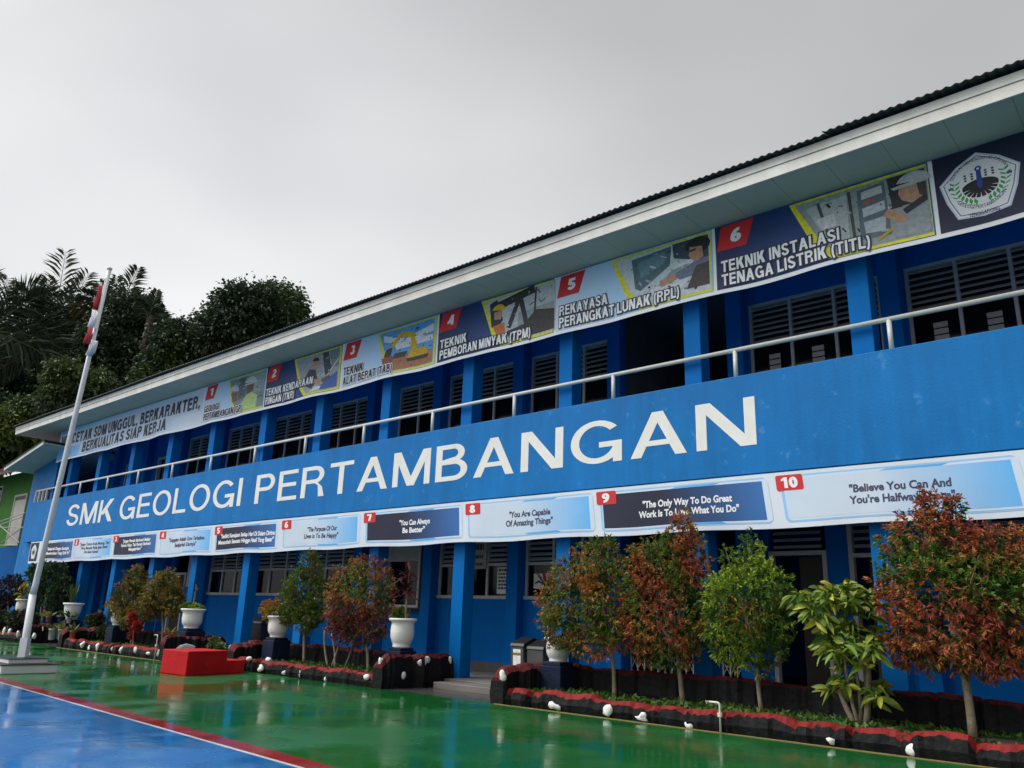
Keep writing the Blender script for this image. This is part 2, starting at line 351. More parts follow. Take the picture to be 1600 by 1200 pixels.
    if ch == '8': return [S(_arc(.30, .745, .26 - h, .265 - h, 0, 360, 22)[:-1], w, True), S(_arc(.30, .28, .30 - h, .29 - h, 0, 360, 24)[:-1], w, True)], .60
    if ch == '9': return [S(_arc(.30, .69, .30 - h, .32 - h, 0, 360, 24)[:-1], w, True), S(_arc(.16, .67, .44 - h, .68 - h, 0, -98, 12), w)], .60
    if ch == '0': return [S(_arc(.30, .5, .30 - h, .51 - h, 0, 360, 28)[:-1], w, True)], .60
    return [], .3
def caps(body, x0, x1, z0, z1, w=.13, gap=.10, grow=0., shear=0.):
    """capitals stretched to x0..x1 and z0..z1; grow fattens every stroke (used for outlines). Returns (x, z, layer) points and faces"""
    V, Fc, lay = [], [], []; x = 0
    adv = []
    for ch in body:
        pcs, a = ([], .22) if ch == ' ' else glyph(ch, w); adv.append((pcs, x)); x += a + (gap if ch != ' ' else gap * .6)
    tot = x - gap; sx = (x1 - x0) / tot; sz = z1 - z0; k = 0
    for pcs, ox in adv:
        for vs, fs in pcs:
            o = len(V); q = [Vector((x0 + (v.x + ox) * sx, z0 + v.y * sz)) for v in vs]
            if grow:
                c = sum(q, Vector((0, 0))) / len(q)
                if len(fs) == 1:
                    q2 = []
                    for i, v in enumerate(q):
                        a, b = q[i - 1], q[(i + 1) % len(q)]; d1 = (v - a).normalized(); d2 = (b - v).normalized(); n1 = Vector((d1.y, -d1.x)); n2 = Vector((d2.y, -d2.x)); s = (n1 + n2)
                        s = s / max(.3, s.length_squared) * 2 if s.length > .05 else n1
                        q2.append(v + s * grow)
                    area = sum(q[i - 1].x * q[i].y - q[i].x * q[i - 1].y for i in range(len(q)))
                    if area < 0: q2 = [2 * v - u for v, u in zip(q, q2)]
                    q = q2
                else:
                    for i in range(0, len(q), 2):
                        d = (q[i] - q[i + 1]).normalized(); q[i] = q[i] + d * grow; q[i + 1] = q[i + 1] - d * grow
                    if len(fs) < len(q) // 2:
                        for e, e2 in ((0, 2), (len(q) - 2, len(q) - 4)):
                            d = (q[e] - q[e2]).normalized(); q[e] = q[e] + d * grow; q[e + 1] = q[e + 1] + d * grow
            V += [(v.x + shear * (v.y - z0), v.y) for v in q]; lay += [k % 3] * len(q); Fc += [tuple(i + o for i in f) for f in fs]; k += 1
    return np.array(V), Fc, np.array(lay)

# ---- leaves
def leaf_mesh(P, Dr, L, W, C, droop=.25, oval=False):
    """one folded blade per row: base P, direction Dr, length L, half width W, colour C"""
    n = len(P); Dr = Dr / (np.linalg.norm(Dr, axis=1, keepdims=True) + 1e-9)
    up = NR.normal(size=(n, 3)); side = np.cross(Dr, up); side /= (np.linalg.norm(side, axis=1, keepdims=True) + 1e-9)
    nor = np.cross(side, Dr)
    L = L[:, None]; W = W[:, None]
    tip = P + Dr * L; tip[:, 2] -= droop * L[:, 0]
    mid = P + Dr * L * .45; mid[:, 2] -= droop * L[:, 0] * .12
    a = mid + side * W + nor * W * .35; b = mid - side * W + nor * W * .35
    if oval:
        def pt(u, k):
            q = P + Dr * L * u; q = q + side * W * k + nor * W * abs(k) * .38; q[:, 2] -= droop * L[:, 0] * u * u; return q
        V = np.stack([P, pt(.22, .72), pt(.5, 1.), pt(.78, .66), pt(1., 0), pt(.78, -.66), pt(.5, -1.), pt(.22, -.72), pt(.5, 0)], 1).reshape(-1, 3)
        mb = MB(); mb.v = [tuple(r) for r in V]
        for i in range(n):
            o = 9 * i; mb.f += [(o, o + 1, o + 2, o + 8), (o + 8, o + 2, o + 3, o + 4), (o, o + 8, o + 6, o + 7), (o + 8, o + 4, o + 5, o + 6)]
        mb.mi = [0] * len(mb.f); mb.c = np.repeat(np.c_[C, np.ones(n)], 9, 0); return mb
    V = np.stack([P, a, tip, b], 1).reshape(-1, 3)
    mb = MB(); mb.v = [tuple(r) for r in V]; mb.f = [(4 * i, 4 * i + 1, 4 * i + 2, 4 * i + 3) for i in range(n)]; mb.mi = [0] * n
    mb.c = np.repeat(np.c_[C, np.ones(n)], 4, 0)
    return mb
def vnoise(P, fr, seed):
    r = np.random.default_rng(seed); o = np.zeros(len(P))
    for k in range(5):
        d = r.normal(size=3); o += np.sin(P @ d * fr + r.uniform(0, 6.3))
    return o / 5 * 1.6
def lobe_points(lobes, n, shell=.55):
    """points through a crown built from ellipsoid lobes (cx, cy, cz, rx, ry, rz), more of them near the outside"""
    lob = np.array(lobes, float); vol = lob[:, 3] * lob[:, 5] * np.sqrt(lob[:, 4]) ; pick = NR.choice(len(lob), n, p=vol / vol.sum())
    d = NR.normal(size=(n, 3)); d /= np.linalg.norm(d, axis=1, keepdims=True)
    r = shell + (1 - shell) * NR.random(n) ** .7
    r = r * (1 + .16 * vnoise(d * 3 + lob[pick, :3], 2.2, 3))
    return lob[pick, :3] + d * r[:, None] * lob[pick, 3:], d, r

def shrub_crown(lobes, shoots, per, L, palette, seed, green=(.035, .085, .014), inner=.35, up=.35, patch=3.4, wid=.17, spread=.8):
    """clipped shrub: shoots ending in rosettes of narrow leaves; young shoots at the surface take the palette, old inner leaves are green"""
    lobes = [(a, b, c, d * 1.04, e * 1.04, f * 1.04) for a, b, c, d, e, f in lobes]
    shoots = int(shoots * 3.7); L = L * .74
    P, d, r = lobe_points(lobes, shoots, .5)
    pal = np.array([p[:3] for p in palette]); wt = np.array([p[3] for p in palette])
    q = vnoise(P, patch, seed); q = (q.argsort().argsort() + .5) / len(q)
    q = np.clip(q + NR.normal(0, .09, len(q)), 0, .9999); edges = np.cumsum(wt / wt.sum()); idx = np.minimum(np.searchsorted(edges, q), len(pal) - 1)
    col = pal[idx].copy(); old = (r < .66) | (NR.random(len(r)) < inner * .3); col[old] = np.array(green)
    Pn = np.repeat(P, per, 0); dn = np.repeat(d, per, 0) + np.array([0, 0, up]); cn = np.repeat(col, per, 0)
    n = len(Pn); rnd = NR.normal(size=(n, 3)); rnd /= np.linalg.norm(rnd, axis=1, keepdims=True)
    dirs = dn + rnd * spread * 1.3
    along = NR.random(n)[:, None]
    base = Pn - dn * along * L * .9
    cn = cn * (1 + NR.normal(0, .16, (n, 1))); cn = np.clip(cn, .004, .9)
    ln = L * (.5 + .85 * NR.random(n))
    return leaf_mesh(base, dirs, ln, ln * wid * (.8 + .4 * NR.random(n)), cn)
def stem_mb(paths, seg=8):
    mb = MB()
    for pts, rad in paths: mb.tube(pts, rad, seg)
    return mb
def bez(a, b, bend, n=6):
    a = Vector(a); b = Vector(b); bend = Vector(bend)
    return [a.lerp(b, t) + bend * math.sin(math.pi * t) for t in (i / (n - 1) for i in range(n))]

# ------------------------------------------------------------------ ground
YK = 10.25                                             # front line of the planter kerbs
def sheet(name, pts, z, m, nx=1):
    mb = MB(); mb.add([(x, y, z) for x, y in pts], [tuple(range(len(pts)))]); o = struct(name, mb, m)
    if o.data.polygons[0].normal.z < 0: o.data.flip_normals()
    return o
sheet('ground', [(-400, -300), (300, -300), (300, 400), (-400, 400)], 0, 'earth')
sheet('pavement', [(-70, -20), (14, -20), (14, 12.2), (-70, 12.2)], .004, 'wet_concrete')
sheet('court', [(-60, -14), (9, -14), (9, YK + .02), (-60, YK + .02)], .008, 'court_green')
def lineY(X): return 5.09 - .0545 * (X + 10)
sheet('court_border', [(-40, -10), (2, -10), (2, lineY(2)), (-40, lineY(-40))], .012, 'court_red')
sheet('court_line', [(-39.8, -10), (1.8, -10), (1.8, lineY(1.8) - .255), (-39.8, lineY(-39.8) - .255)], .016, 'court_white')
sheet('court_field', [(-39.7, -10), (1.7, -10), (1.7, lineY(1.7) - .315), (-39.7, lineY(-39.7) - .315)], .020, 'court_blue')
hill = MB(); nx, ny = 40, 14
for j in range(ny):
    for i in range(nx):
        x = -150 + 180 * i / (nx - 1); y = 24 + 60 * j / (ny - 1)
        hill.v.append((x, y, -.3 + 9 * (1 - math.exp(-(y - 24) / 16)) * (.8 + .25 * math.sin(x * .06))))
hill.f = [(j * nx + i, j * nx + i + 1, (j + 1) * nx + i + 1, (j + 1) * nx + i) for j in range(ny - 1) for i in range(nx - 1)]; hill.mi = [0] * len(hill.f)
struct('hill', hill, 'earth', smooth=True)

# ------------------------------------------------------------------ school building
XC = [1.82, -.97, -3.76, -6.64, -9.46, -12.2, -15.0, -17.75, -20.46, -23.35, -26.1, -28.9, -31.7, -34.5]    # left sides of the columns
CW = .33; XL, XR = -37.4, 5.0; YC = 12.0; YW = 14.0; YB = 20.5
FL = .15; SL0, SL1 = 3.66, 4.30; PT = 5.32; CE = 8.10
B = thing('school_building', 'long two storey blue school building with white lettered balcony front', 'building', (-16, 12, 0))
def P(name, mb, m, **k): return mb.build(name, m, k.pop('parent', B), **k)
P('floor_slab', MB().box(XL, XR, 11.72, YB, -.05, FL), 'concrete', bevel=.01)
P('upper_slab', MB().box(XL + .02, XR, 12.06, YB, SL0 + .02, SL1), 'blue_wall')
par = P('parapet', MB().box(XL, XR, 11.9, 12.05, SL0, PT), 'blue_paint', bevel=.012)
P('return_parapet', MB().box(XL + .003, XL + .15, 12.053, 13.99, SL0, PT), 'blue_paint')
for x in XC[1:] + [1.82, 4.62]:
    P('column', MB().box(x, x + CW, YC + .06, YC + .38, FL - .02, SL0 + .01), 'blue_column', bevel=.012)
    P('column', MB().box(x, x + CW, YC + .06, YC + .38, SL1 - .02, CE + .01), 'blue_column', bevel=.012)
for x in XC + [4.62]:
    P('pilaster', MB().box(x, x + CW, YW - .25, YW + .02, FL, SL0 + .03), 'blue_wall', bevel=.01)
    P('pilaster', MB().box(x, x + CW, YW - .25, YW + .02, SL1 - .01, CE + .01), 'blue_wall', bevel=.01)
# front wall of the rooms, bay by bay: (left, right, kind)
GB = [(XC[i + 1] + CW, XC[i], i) for i in range(len(XC) - 1)]
UW0, UW1, GW0, GW1 = 5.32, 7.42, 1.80, 3.20
wg, wu = MB(), MB()
SIL = {}
wus = []
for a, b, i in GB:
    wu = MB(); wus.append(wu)
    # ground storey
    gh = [(a + .02, b - .02, GW0, GW1)]
    if i == 2: gh = [(-6.12, -5.10, FL, 3.25), (-4.72, -4.05, FL, 3.25)]
    if i == 3: gh = [(-9.10, -7.70, FL, 3.1), (-7.14, -6.68, FL, 3.1)]
    if i in (10, ): gh = [(a + .25, a + 1.25, FL, 3.1)]
    if i >= 11: gh = [(a + .4, a + 1.5, FL, 3.1)]
    uh = [(a + .04, b - .04, UW0, UW1)]
    if i == 3: uh = [(a, b, SL1, CE)]
    if i >= 11: uh = [(a + .5, a + 1.4, SL1, 6.9)]
    SIL[i] = (gh, uh)
    for mb, hh, z0, z1 in ((wg, gh, FL, SL0 + .03), (wu, uh, SL1, CE)):
        x = a
        for h0, h1, k0, k1 in sorted(hh):
            if h0 > x + 1e-4: mb.box(x, h0, YW, YW + .15, z0, z1)
            if k0 > z0 + 1e-4: mb.box(h0, h1, YW, YW + .15, z0, k0)
            if k1 < z1 - 1e-4: mb.box(h0, h1, YW, YW + .15, k1, z1)
            x = h1
        if x < b - 1e-4: mb.box(x, b, YW, YW + .15, z0, z1)
wg.box(1.82 + CW, XR, YW, YW + .15, FL, SL0); wr = MB().box(1.82 + CW, XR, YW, YW + .15, SL1, CE)
wg.box(XL, XC[-1], YW, YW + .15, FL, SL0); wus += [wr, MB().box(XL, XC[-1], YW, YW + .15, SL1, CE)]
P('ground_storey_wall', wg, 'blue_wall'); [P('upper_storey_wall', q, 'blue_wall') for q in wus if q.f]
P('wall_plinth', MB().box(-12.2 + CW, -9.46, YW - .02, YW - .001, FL, .36).box(-15 + CW, -12.2, YW - .02, YW - .001, FL, .36).box(-17.75 + CW, -15.0, YW - .02, YW - .001, FL, .36), 'plinth_grey')
P('outer_wall', MB().box(XL, XR, YB, YB + .15, 0, CE).box(XR - .15, XR, YW + .151, YB - .001, 0, CE).box(XL, XL + .15, YW + .151, YB - .001, 0, CE), 'blue_wall')
for q0 in (-9.36, -6.54, -20.4, -28.8): P('room_partition', MB().box(q0, q0 + .12, YW + .16, YB - .01, SL1, CE), 'room')

# eave: soffit, two fascia boards, corrugated roof
YF = 10.85; EL, ER = -37.75, 5.5
P('soffit', MB().box(EL + .05, ER, YF + .03, YW + .1, CE + .001, CE + .05), 'soffit')
P('room_ceiling', MB().box(XL, XR, YW + .11, YB, CE + .002, CE + .06), 'room')
fa = P('fascia', MB().box(EL, ER, YF, YF + .028, CE - .012, CE + .165).box(EL, EL + .028, YF + .029, YW + 4, CE - .012, CE + .165), 'fascia', bevel=.004)
P('upper_fascia_board', MB().box(EL - .01, ER, YF - .018, YF + .014, CE + .172, CE + .31).box(EL - .012, EL + .014, YF + .015, YW + 4, CE + .172, CE + .31), 'fascia', parent=fa, bevel=.004)
def corr(x0, x1, dz, y0):
    mb = MB(); n = int((x1 - x0) / .12 * 8); ys = [(y0, CE + .345 + dz), (16.2, CE + .345 + dz + (16.2 - y0) * .27), (21.8, CE + .345 + dz - .1)]
    for y, z in ys:
        for i in range(n + 1):
            x = x0 + (x1 - x0) * i / n; mb.v.append((x, y, z + .012 * math.cos(2 * math.pi * x / .12) + .012 * math.sin(x * .7)))
    m = n + 1
    mb.f = [(j * m + i, j * m + i + 1, (j + 1) * m + i + 1, (j + 1) * m + i) for j in range(2) for i in range(n)]; mb.mi = [0] * len(mb.f)
    o = P('roof', mb, 'roof_metal', smooth=True); so = o.modifiers.new('thick', 'SOLIDIFY'); so.thickness = .012; return o
XS = at(1285, 208, 10.72).x
corr(EL - .12, XS + .06, 0, 10.72); corr(XS, ER + .1, .034, 10.70)

# handrail on the parapet
hr = MB(); rz = 5.80; hr.tube([(XL + .1, 11.97, rz), (XR, 11.97, rz)], .037, 12); hr.tube([(XL + .1, 11.97, rz), (XL + .1, 13.9, rz)], .037, 12)
rail = P('handrail', hr, 'white_metal', smooth=True)
for i in range(16):
    x = -3.17 - 2.46 * (i - 2)
    if x < XL + .2: continue
    P('rail_post', MB().tube([(x, 11.97, PT - .01), (x, 11.97, rz - .01)], .037, 12), 'white_metal', parent=rail, smooth=True)
for x in (-37.3, -36.9, -36.5, -36.1):
    P('baluster', MB().box(x - .03, x + .03, 11.94, 12.0, PT - .01, rz - .02), 'white_metal', parent=rail)

# windows
def upper_window(wd, lights=3):
    f = MB(); lw = wd / lights; z0, zt, z1 = UW0, 6.55, UW1
    f.box(0, wd, -.02, .07, z1 - .06, z1).box(0, wd, -.02, .07, z0, z0 + .06).box(0, wd, -.021, .071, zt - .03, zt + .03)
    for k in range(lights + 1):
        x = min(max(k * lw, .03), wd - .03); f.box(x - .03, x + .03, -.022, .072, z0 + .001, z1 - .001)
    lv = MB(); n = 7; st = (z1 - zt - .09) / n
    for k in range(lights):
        for j in range(n):
            z = zt + .05 + st * (j + .5) + RND.uniform(-.007, .007); lv.add([(k * lw + .03, -.015, z - .035), ((k + 1) * lw - .03, -.015, z - .035), ((k + 1) * lw - .03, .055, z + .03), (k * lw + .03, .055, z + .03)], [(0, 1, 2, 3)])
            lv.add([(k * lw + .03, -.015, z - .045), ((k + 1) * lw - .03, -.015, z - .045), ((k + 1) * lw - .03, -.015, z - .035), (k * lw + .03, -.015, z - .035)], [(0, 1, 2, 3)])
    g = MB().box(.03, wd - .03, .02, .026, z0 + .05, zt - .03)
    return f, lv, g
def ground_window(wd, lights=3):
    f = MB(); lw = wd / lights; z0, zt, z1 = GW0 - .06, 2.52, GW1
    f.box(-.03, wd + .03, -.05, .07, z0, z0 + .075).box(0, wd, -.02, .07, zt - .035, zt + .035).box(0, wd, -.02, .07, z1 - .06, z1)
    for k in range(lights + 1):
        x = min(max(k * lw, .03), wd - .03); f.box(x - .033, x + .033, -.022, .072, z0 + .076, z1 - .001)
    lv = MB(); n = 5; st = (z1 - zt - .1) / n
    for k in range(lights):
        for j in range(n):
            z = zt + .05 + st * (j + .5) + RND.uniform(-.007, .007); lv.add([(k * lw + .033, -.012, z - .03), ((k + 1) * lw - .033, -.012, z - .03), ((k + 1) * lw - .033, .055, z + .03), (k * lw + .033, .055, z + .03)], [(0, 1, 2, 3)])
            lv.add([(k * lw + .033, -.012, z - .042), ((k + 1) * lw - .033, -.012, z - .042), ((k + 1) * lw - .033, -.012, z - .03), (k * lw + .033, -.012, z - .03)], [(0, 1, 2, 3)])
    g = MB().box(.03, wd - .03, .02, .026, z0 + .07, zt - .03)
    return f, lv, g
def put_window(fn, x, wd, mf, ml):
    f, lv, g = fn(wd); o = f.build('window', mf, B, loc=(x, YW + .03, 0), bevel=.006)
    lv.build('louvre', ml, o); g.build('pane', 'window_glass', o); return o
protoU = protoG = None
for a, b, i in GB:
    gh, uh = SIL[i]
    if i in (0, 1, 2, 4, 5, 6, 7, 8, 9, 10):
        wd = b - a - .08; o = put_window(upper_window, uh[0][0], wd, 'louvre_grey', 'louvre_grey')
        if i in (4, 6, 7, 8, 9): MB().box(.08, wd * .30, .12, .15, UW0, 6.5).box(wd * .62, wd * .8, .12, .15, UW0, 6.5).build('curtain', 'curtain', o)
        if i in (1, 2):          # added pale slatted cards imitating bright reflections in the lower panes
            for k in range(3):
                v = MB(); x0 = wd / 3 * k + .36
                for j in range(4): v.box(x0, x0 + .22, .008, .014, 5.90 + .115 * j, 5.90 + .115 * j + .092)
                v.build('reflection_card', 'grey_panel', o)
    if i not in (2, 3, 10, 11, 12):
        o = put_window(ground_window, gh[0][0], gh[0][1] - gh[0][0], 'window_frame', 'window_frame')
        if i in (6, 8): MB().box(.1, .5, .12, .14, GW0, 2.5).build('curtain', 'curtain', o)
# doors and gates of the ground storey
def frame_mb(x0, x1, z0, z1, t=.075, y0=YW - .03, y1=YW + .10):
    return MB().box(x0 - t, x0, y0, y1, z0, z1 + t).box(x1, x1 + t, y0, y1, z0, z1 + t).box(x0, x1, y0 + .002, y1 - .002, z1, z1 + t)
dr = P('doorway', frame_mb(-6.05, -5.17, FL, 2.56), 'window_frame', bevel=.005)
P('door_leaf', MB().box(-5.62, -5.18, YW + .1, YW + .14, FL + .02, 2.54), 'door_brown', parent=dr)
lv = MB()
for j in range(5): lv.add([(-6.04, YW, 2.68 + j * .12), (-5.18, YW, 2.68 + j * .12), (-5.18, YW + .06, 2.74 + j * .12), (-6.04, YW + .06, 2.74 + j * .12)], [(0, 1, 2, 3)])
P('louvre', lv, 'louvre_grey', parent=dr)
dr = P('doorway', frame_mb(-4.65, -4.12, FL, 3.2).box(-4.65, -4.12, YW - .028, YW + .09, 2.5, 2.57), 'window_frame', bevel=.005)
P('curtain', MB().box(-4.45, -4.25, YW + .12, YW + .15, FL, 2.5), 'curtain', parent=dr)
lv = MB()
for j in range(5): lv.add([(-4.64, YW, 2.66 + j * .12), (-4.13, YW, 2.66 + j * .12), (-4.13, YW + .06, 2.72 + j * .12), (-4.64, YW + .06, 2.72 + j * .12)], [(0, 1, 2, 3)])
P('louvre', lv, 'louvre_grey', parent=dr)
for x0, x1 in ((-9.08, -7.72), (-7.12, -6.70)):
    g = MB(); n = max(3, round((x1 - x0) / .15)); st = (x1 - x0) / n
    for k in range(n + 1):
        x = x0 + st * k; g.box(x - .011, x + .011, YW + .02, YW + .04, FL + .02, 1.95)
    for k in range(n):
        xa, xb = x0 + st * k, x0 + st * (k + 1)
        for j in range(7):
            z = FL + .05 + j * .26
            g.tube([(xa, YW + .012, z), (xb, YW + .012, z + .25)], .008, 4); g.tube([(xb, YW + .046, z), (xa, YW + .046, z + .25)], .008, 4)
    P('folding_gate', g, 'white_metal')
for a, b, i in GB:
    gh, uh = SIL[i]
    if i == 10:
        h = gh[0]; d = P('doorway', frame_mb(h[0] + .08, h[1] - .08, FL, 2.4, .08), 'window_frame'); P('door_leaf', MB().box(h[0] + .085, h[1] - .085, YW + .06, YW + .09, FL, 2.39), 'door_brown', parent=d)
        P('window', MB().box(h[1] + .1, h[1] + .9, YW - .03, YW - .01, 2.0, 3.1), 'louvre_grey')
    if i >= 11:
        h = uh[0]; d = P('doorway', frame_mb(h[0] + .08, h[1] - .08, SL1, 6.82, .08), 'window_frame'); P('door_leaf', MB().box(h[0] + .3, h[1] - .085, YW + .06, YW + .09, SL1, 6.8), 'door_brown', parent=d)
# left end wall above the parapet with its own little lean-to roof
P('end_wall', MB().prism([(-38.35, 0), (-38.35, 6.74), (-35.72, 7.17), (-35.72, PT), (-35.72, 0)], 12.06, 12.2).box(-38.35, -38.2, 12.2, 15.5, 0, 6.85), 'blue_paint')
P('low_window', MB().box(-37.2, -36.0, 12.03, 12.058, 5.36, 5.74), 'door_brown')
an = P('annex_roof', MB().prism([(-38.7, 6.69), (-34.6, 7.37), (-34.6, 7.43), (-38.7, 6.75)], 11.03, 15.6), 'soffit')
P('fascia', MB().prism([(-38.73, 6.66), (-34.6, 7.34), (-34.6, 7.48), (-38.73, 6.80)], 10.99, 11.028), 'fascia', parent=an)
P('roof_sheet', MB().prism([(-38.8, 6.79), (-34.5, 7.49), (-34.5, 7.51), (-38.8, 6.81)], 10.95, 15.7), 'roof_metal', parent=an)

# painted lettering on the parapet
for body, x0, x1 in (('SMK', -33.22, -29.15), ('GEOLOGI', -28.62, -20.72), ('PERTAMBANGAN', -20.0, -5.30)):
    t, f, ly = caps(body, x0, x1, 4.13, 4.93, w=.128, gap=.12)
    mb = MB(); mb.add([(x, 11.8965 - .0008 * l, z) for (x, z), l in zip(t, ly)], f); P('lettering', mb, 'white_letter')

# ------------------------------------------------------------------ printed banners
def wavy(x, z, zt, zb, amp=1.):
    t = max(0, min(1, (zt - z) / (zt - zb)))
    return -amp * (.020 * math.sin(1.7 * x + 1.1 * z) + .010 * math.sin(3.7 * x + 2.3 * z + 1) + .003 * math.sin(7 * x - 4 * z)) * (.25 + .75 * t)
class Sheet:
    """flat print that follows the ripple of its cloth"""
    def __init__(s, Y, zt, zb, amp=1.): s.Y, s.zt, s.zb, s.amp, s.sag = Y, zt, zb, amp, .03
    def part(s, name, items, parent, solid=False, m='print'):
        bm = bmesh.new(); lay = bm.verts.layers.float_color.new('tint')
        for pts, faces, off, colf in items:
            vs = []
            for k, p in enumerate(pts):
                o = off[k] if hasattr(off, '__len__') else off
                v = bm.verts.new((p[0], -o, p[1])); c = colf(p[0], p[1]) if callable(colf) else colf; v[lay] = (*c, 1); vs.append(v)
            for f in faces:
                try: bm.faces.new([vs[i] for i in f])
                except ValueError: pass
        bmesh.ops.triangulate(bm, faces=bm.faces[:])
        xs = [v.co.x for v in bm.verts]; zs = [v.co.z for v in bm.verts]
        for a, lo, hi, st in ((0, min(xs), max(xs), .12), (2, min(zs), max(zs), .16)):
            q = math.floor(lo / st) * st + st
            while q < hi:
                co = [0, 0, 0]; no = [0, 0, 0]; co[a] = q; no[a] = 1
                bmesh.ops.bisect_plane(bm, geom=bm.verts[:] + bm.edges[:] + bm.faces[:], plane_co=co, plane_no=no, dist=1e-5); q += st
        for v in bm.verts:
            c = next((cf for pts, fs, o, cf in items if callable(cf)), None)
            v.co.y += s.Y + wavy(v.co.x, v.co.z, s.zt, s.zb, s.amp)
            v.co.z -= s.sag * math.sin(math.pi * (v.co.x + .8) / 2.79) ** 2 * max(0, (s.zt - v.co.z) / (s.zt - s.zb))
        me = bpy.data.meshes.new(name); base = Vector(BASE.get(parent.name, (0, 0, 0)))
        for v in bm.verts: v.co -= base
        for f in bm.faces:
            f.normal_update()
            if f.normal.y > 0: f.normal_flip()
        bm.to_mesh(me); bm.free(); me.materials.append(MATS[m])
        o = bpy.data.objects.new(name, me); COL.objects.link(o); o.parent = parent; BASE[o.name] = tuple(base)
        if solid: md = o.modifiers.new('thick', 'SOLIDIFY'); md.thickness = .002; md.offset = -1
        return o
def quadp(pts): return pts, [tuple(range(len(pts)))]
def rows(poly_left, poly_right, n, off, ca, cb, power=1.):
    """a four-sided patch cut into n strips from left to right whose ink runs from ca to cb"""
    (x0, z0), (x1, z1) = poly_left; (x2, z2), (x3, z3) = poly_right; pts = []; cols = {}
    for i in range(n + 1):
        t = i / n; k = t ** power; c = tuple(a + (b - a) * k for a, b in zip(ca, cb))
        for p in ((x0 + (x2 - x0) * t, z0 + (z2 - z0) * t), (x1 + (x3 - x1) * t, z1 + (z3 - z1) * t)): pts.append(p); cols[p] = c
    return pts, [(2 * i, 2 * i + 1, 2 * i + 3, 2 * i + 2) for i in range(n)], off, (lambda x, z, cols=cols: cols[(x, z)])
def rounded(x0, z0, x1, z1, r, slant=0.):
    pts = []
    for cx, cz, a in ((x1 - r, z1 - r, 0), (x0 + r, z1 - r, 90), (x0 + r, z0 + r, 180), (x1 - r, z0 + r, 270)):
        for k in range(4):
            t = math.radians(a + 30 * k); pts.append((cx + r * math.cos(t) + slant * (z1 - cz - r * math.sin(t)), cz + r * math.sin(t)))
    return pts
def txt(body, x0, x1, z0, z1, off, col, w=.2, grow=0., shear=0., gap=.10):
    t, f, ly = caps(body, x0, x1, z0, z1, w, gap, grow, shear); return t.tolist(), f, (off + .0006 * ly).tolist(), col
def txl(body, x0, x1, z0, z1, off, col, bold=.02):
    t, f = text2d(body, x0, x1, z0, z1, bold); return t.tolist(), f, off, col
WHITE = (.86, .87, .88); RED = (.62, .025, .03); NAVY = (.010, .020, .060); YEL = (.74, .70, .03); LBLUE = (.24, .53, .82); DKTXT = (.025, .025, .05)
SKIN = (.50, .27, .17)

# upper banner
UB = thing('banner', 'long course banner with numbered photo panels hung under the eave', 'banner', (-17, 11.8, 8.06))
US = Sheet(11.80, 8.07, 6.82)
UT, UL = 8.07, 6.82
US.part('cloth', [rows([(-35.3, UL), (-35.3, UT)], [(1.25, UL), (1.25, UT)], 120, 0, WHITE, WHITE)], UB, True)
h0, h1 = -35.28, -23.52
US.part('headline_panel', [rows([(h0, UL + .06), (h0, UT)], [(h0 + 4, UL + .06), (h0 + 4, UT)], 16, .004, (.10, .42, .88), (.44, .66, .92)),
                  rows([(h0 + 4, UL + .06), (h0 + 4, UT)], [(h1, UL + .06), (h1, UT)], 20, .004, (.44, .66, .92), (.70, .78, .88))], UB)
US.part('headline_glow', [(*quadp([(-35.15, 7.33), (-23.6, 7.33), (-23.6, 7.93), (-35.15, 7.93)]), .007, (.58, .68, .82)), (*quadp([(-32.95, 6.92), (-25.5, 6.92), (-25.5, 7.329), (-32.95, 7.329)]), .007, (.58, .68, .82))], UB)
US.part('lettering', [txt('MENCETAK SDM UNGGUL, BERKARAKTER,', -35.05, -23.75, 7.43, 7.85, .012, DKTXT, .21), txt('BERKUALITAS SIAP KERJA', -32.7, -25.85, 6.97, 7.37, .012, DKTXT, .21)], UB)
UX = [-23.5, -20.0, -16.42, -12.84, -9.39, -5.85, -2.33]
TX = [(('GEOLOGI', .88), ('PERTAMBANGAN (GP)', 2.28)), (('TEKNIK KENDARAAN', 2.25), ('RINGAN (TKR)', 1.45)), (('TEKNIK', .80), ('ALAT BERAT (TAB)', 1.95)),
      (('TEKNIK', .85), ('PEMBORAN MINYAK (TPM)', 2.70)), (('REKAYASA', 1.18), ('PERANGKAT LUNAK (RPL)', 2.72)), (('TEKNIK INSTALASI', 2.02), ('TENAGA LISTRIK (TITL)', 2.46))]
def pict(k, u, v):       # u across, v up inside panel k's photograph
    return (UX[k] + 1.44 + u * 2.04, 6.94 + v * 1.08)
def pp(k, col, pts, off): return (*quadp([pict(k, *p) for p in pts]), off, col)
def ell(cu, cv, ru, rv, n=14, a0=0, a1=360): return [(cu + ru * math.cos(math.radians(a0 + (a1 - a0) * i / n)), cv + rv * math.sin(math.radians(a0 + (a1 - a0) * i / n))) for i in range(n)]
def bar(u0, v0, u1, v1, t):
    d = Vector((u1 - u0, (v1 - v0) * .53)); n = Vector((-d.y, d.x)).normalized() * t; return [(u0 + n.x, v0 + n.y / .53), (u1 + n.x, v1 + n.y / .53), (u1 - n.x, v1 - n.y / .53), (u0 - n.x, v0 - n.y / .53)]
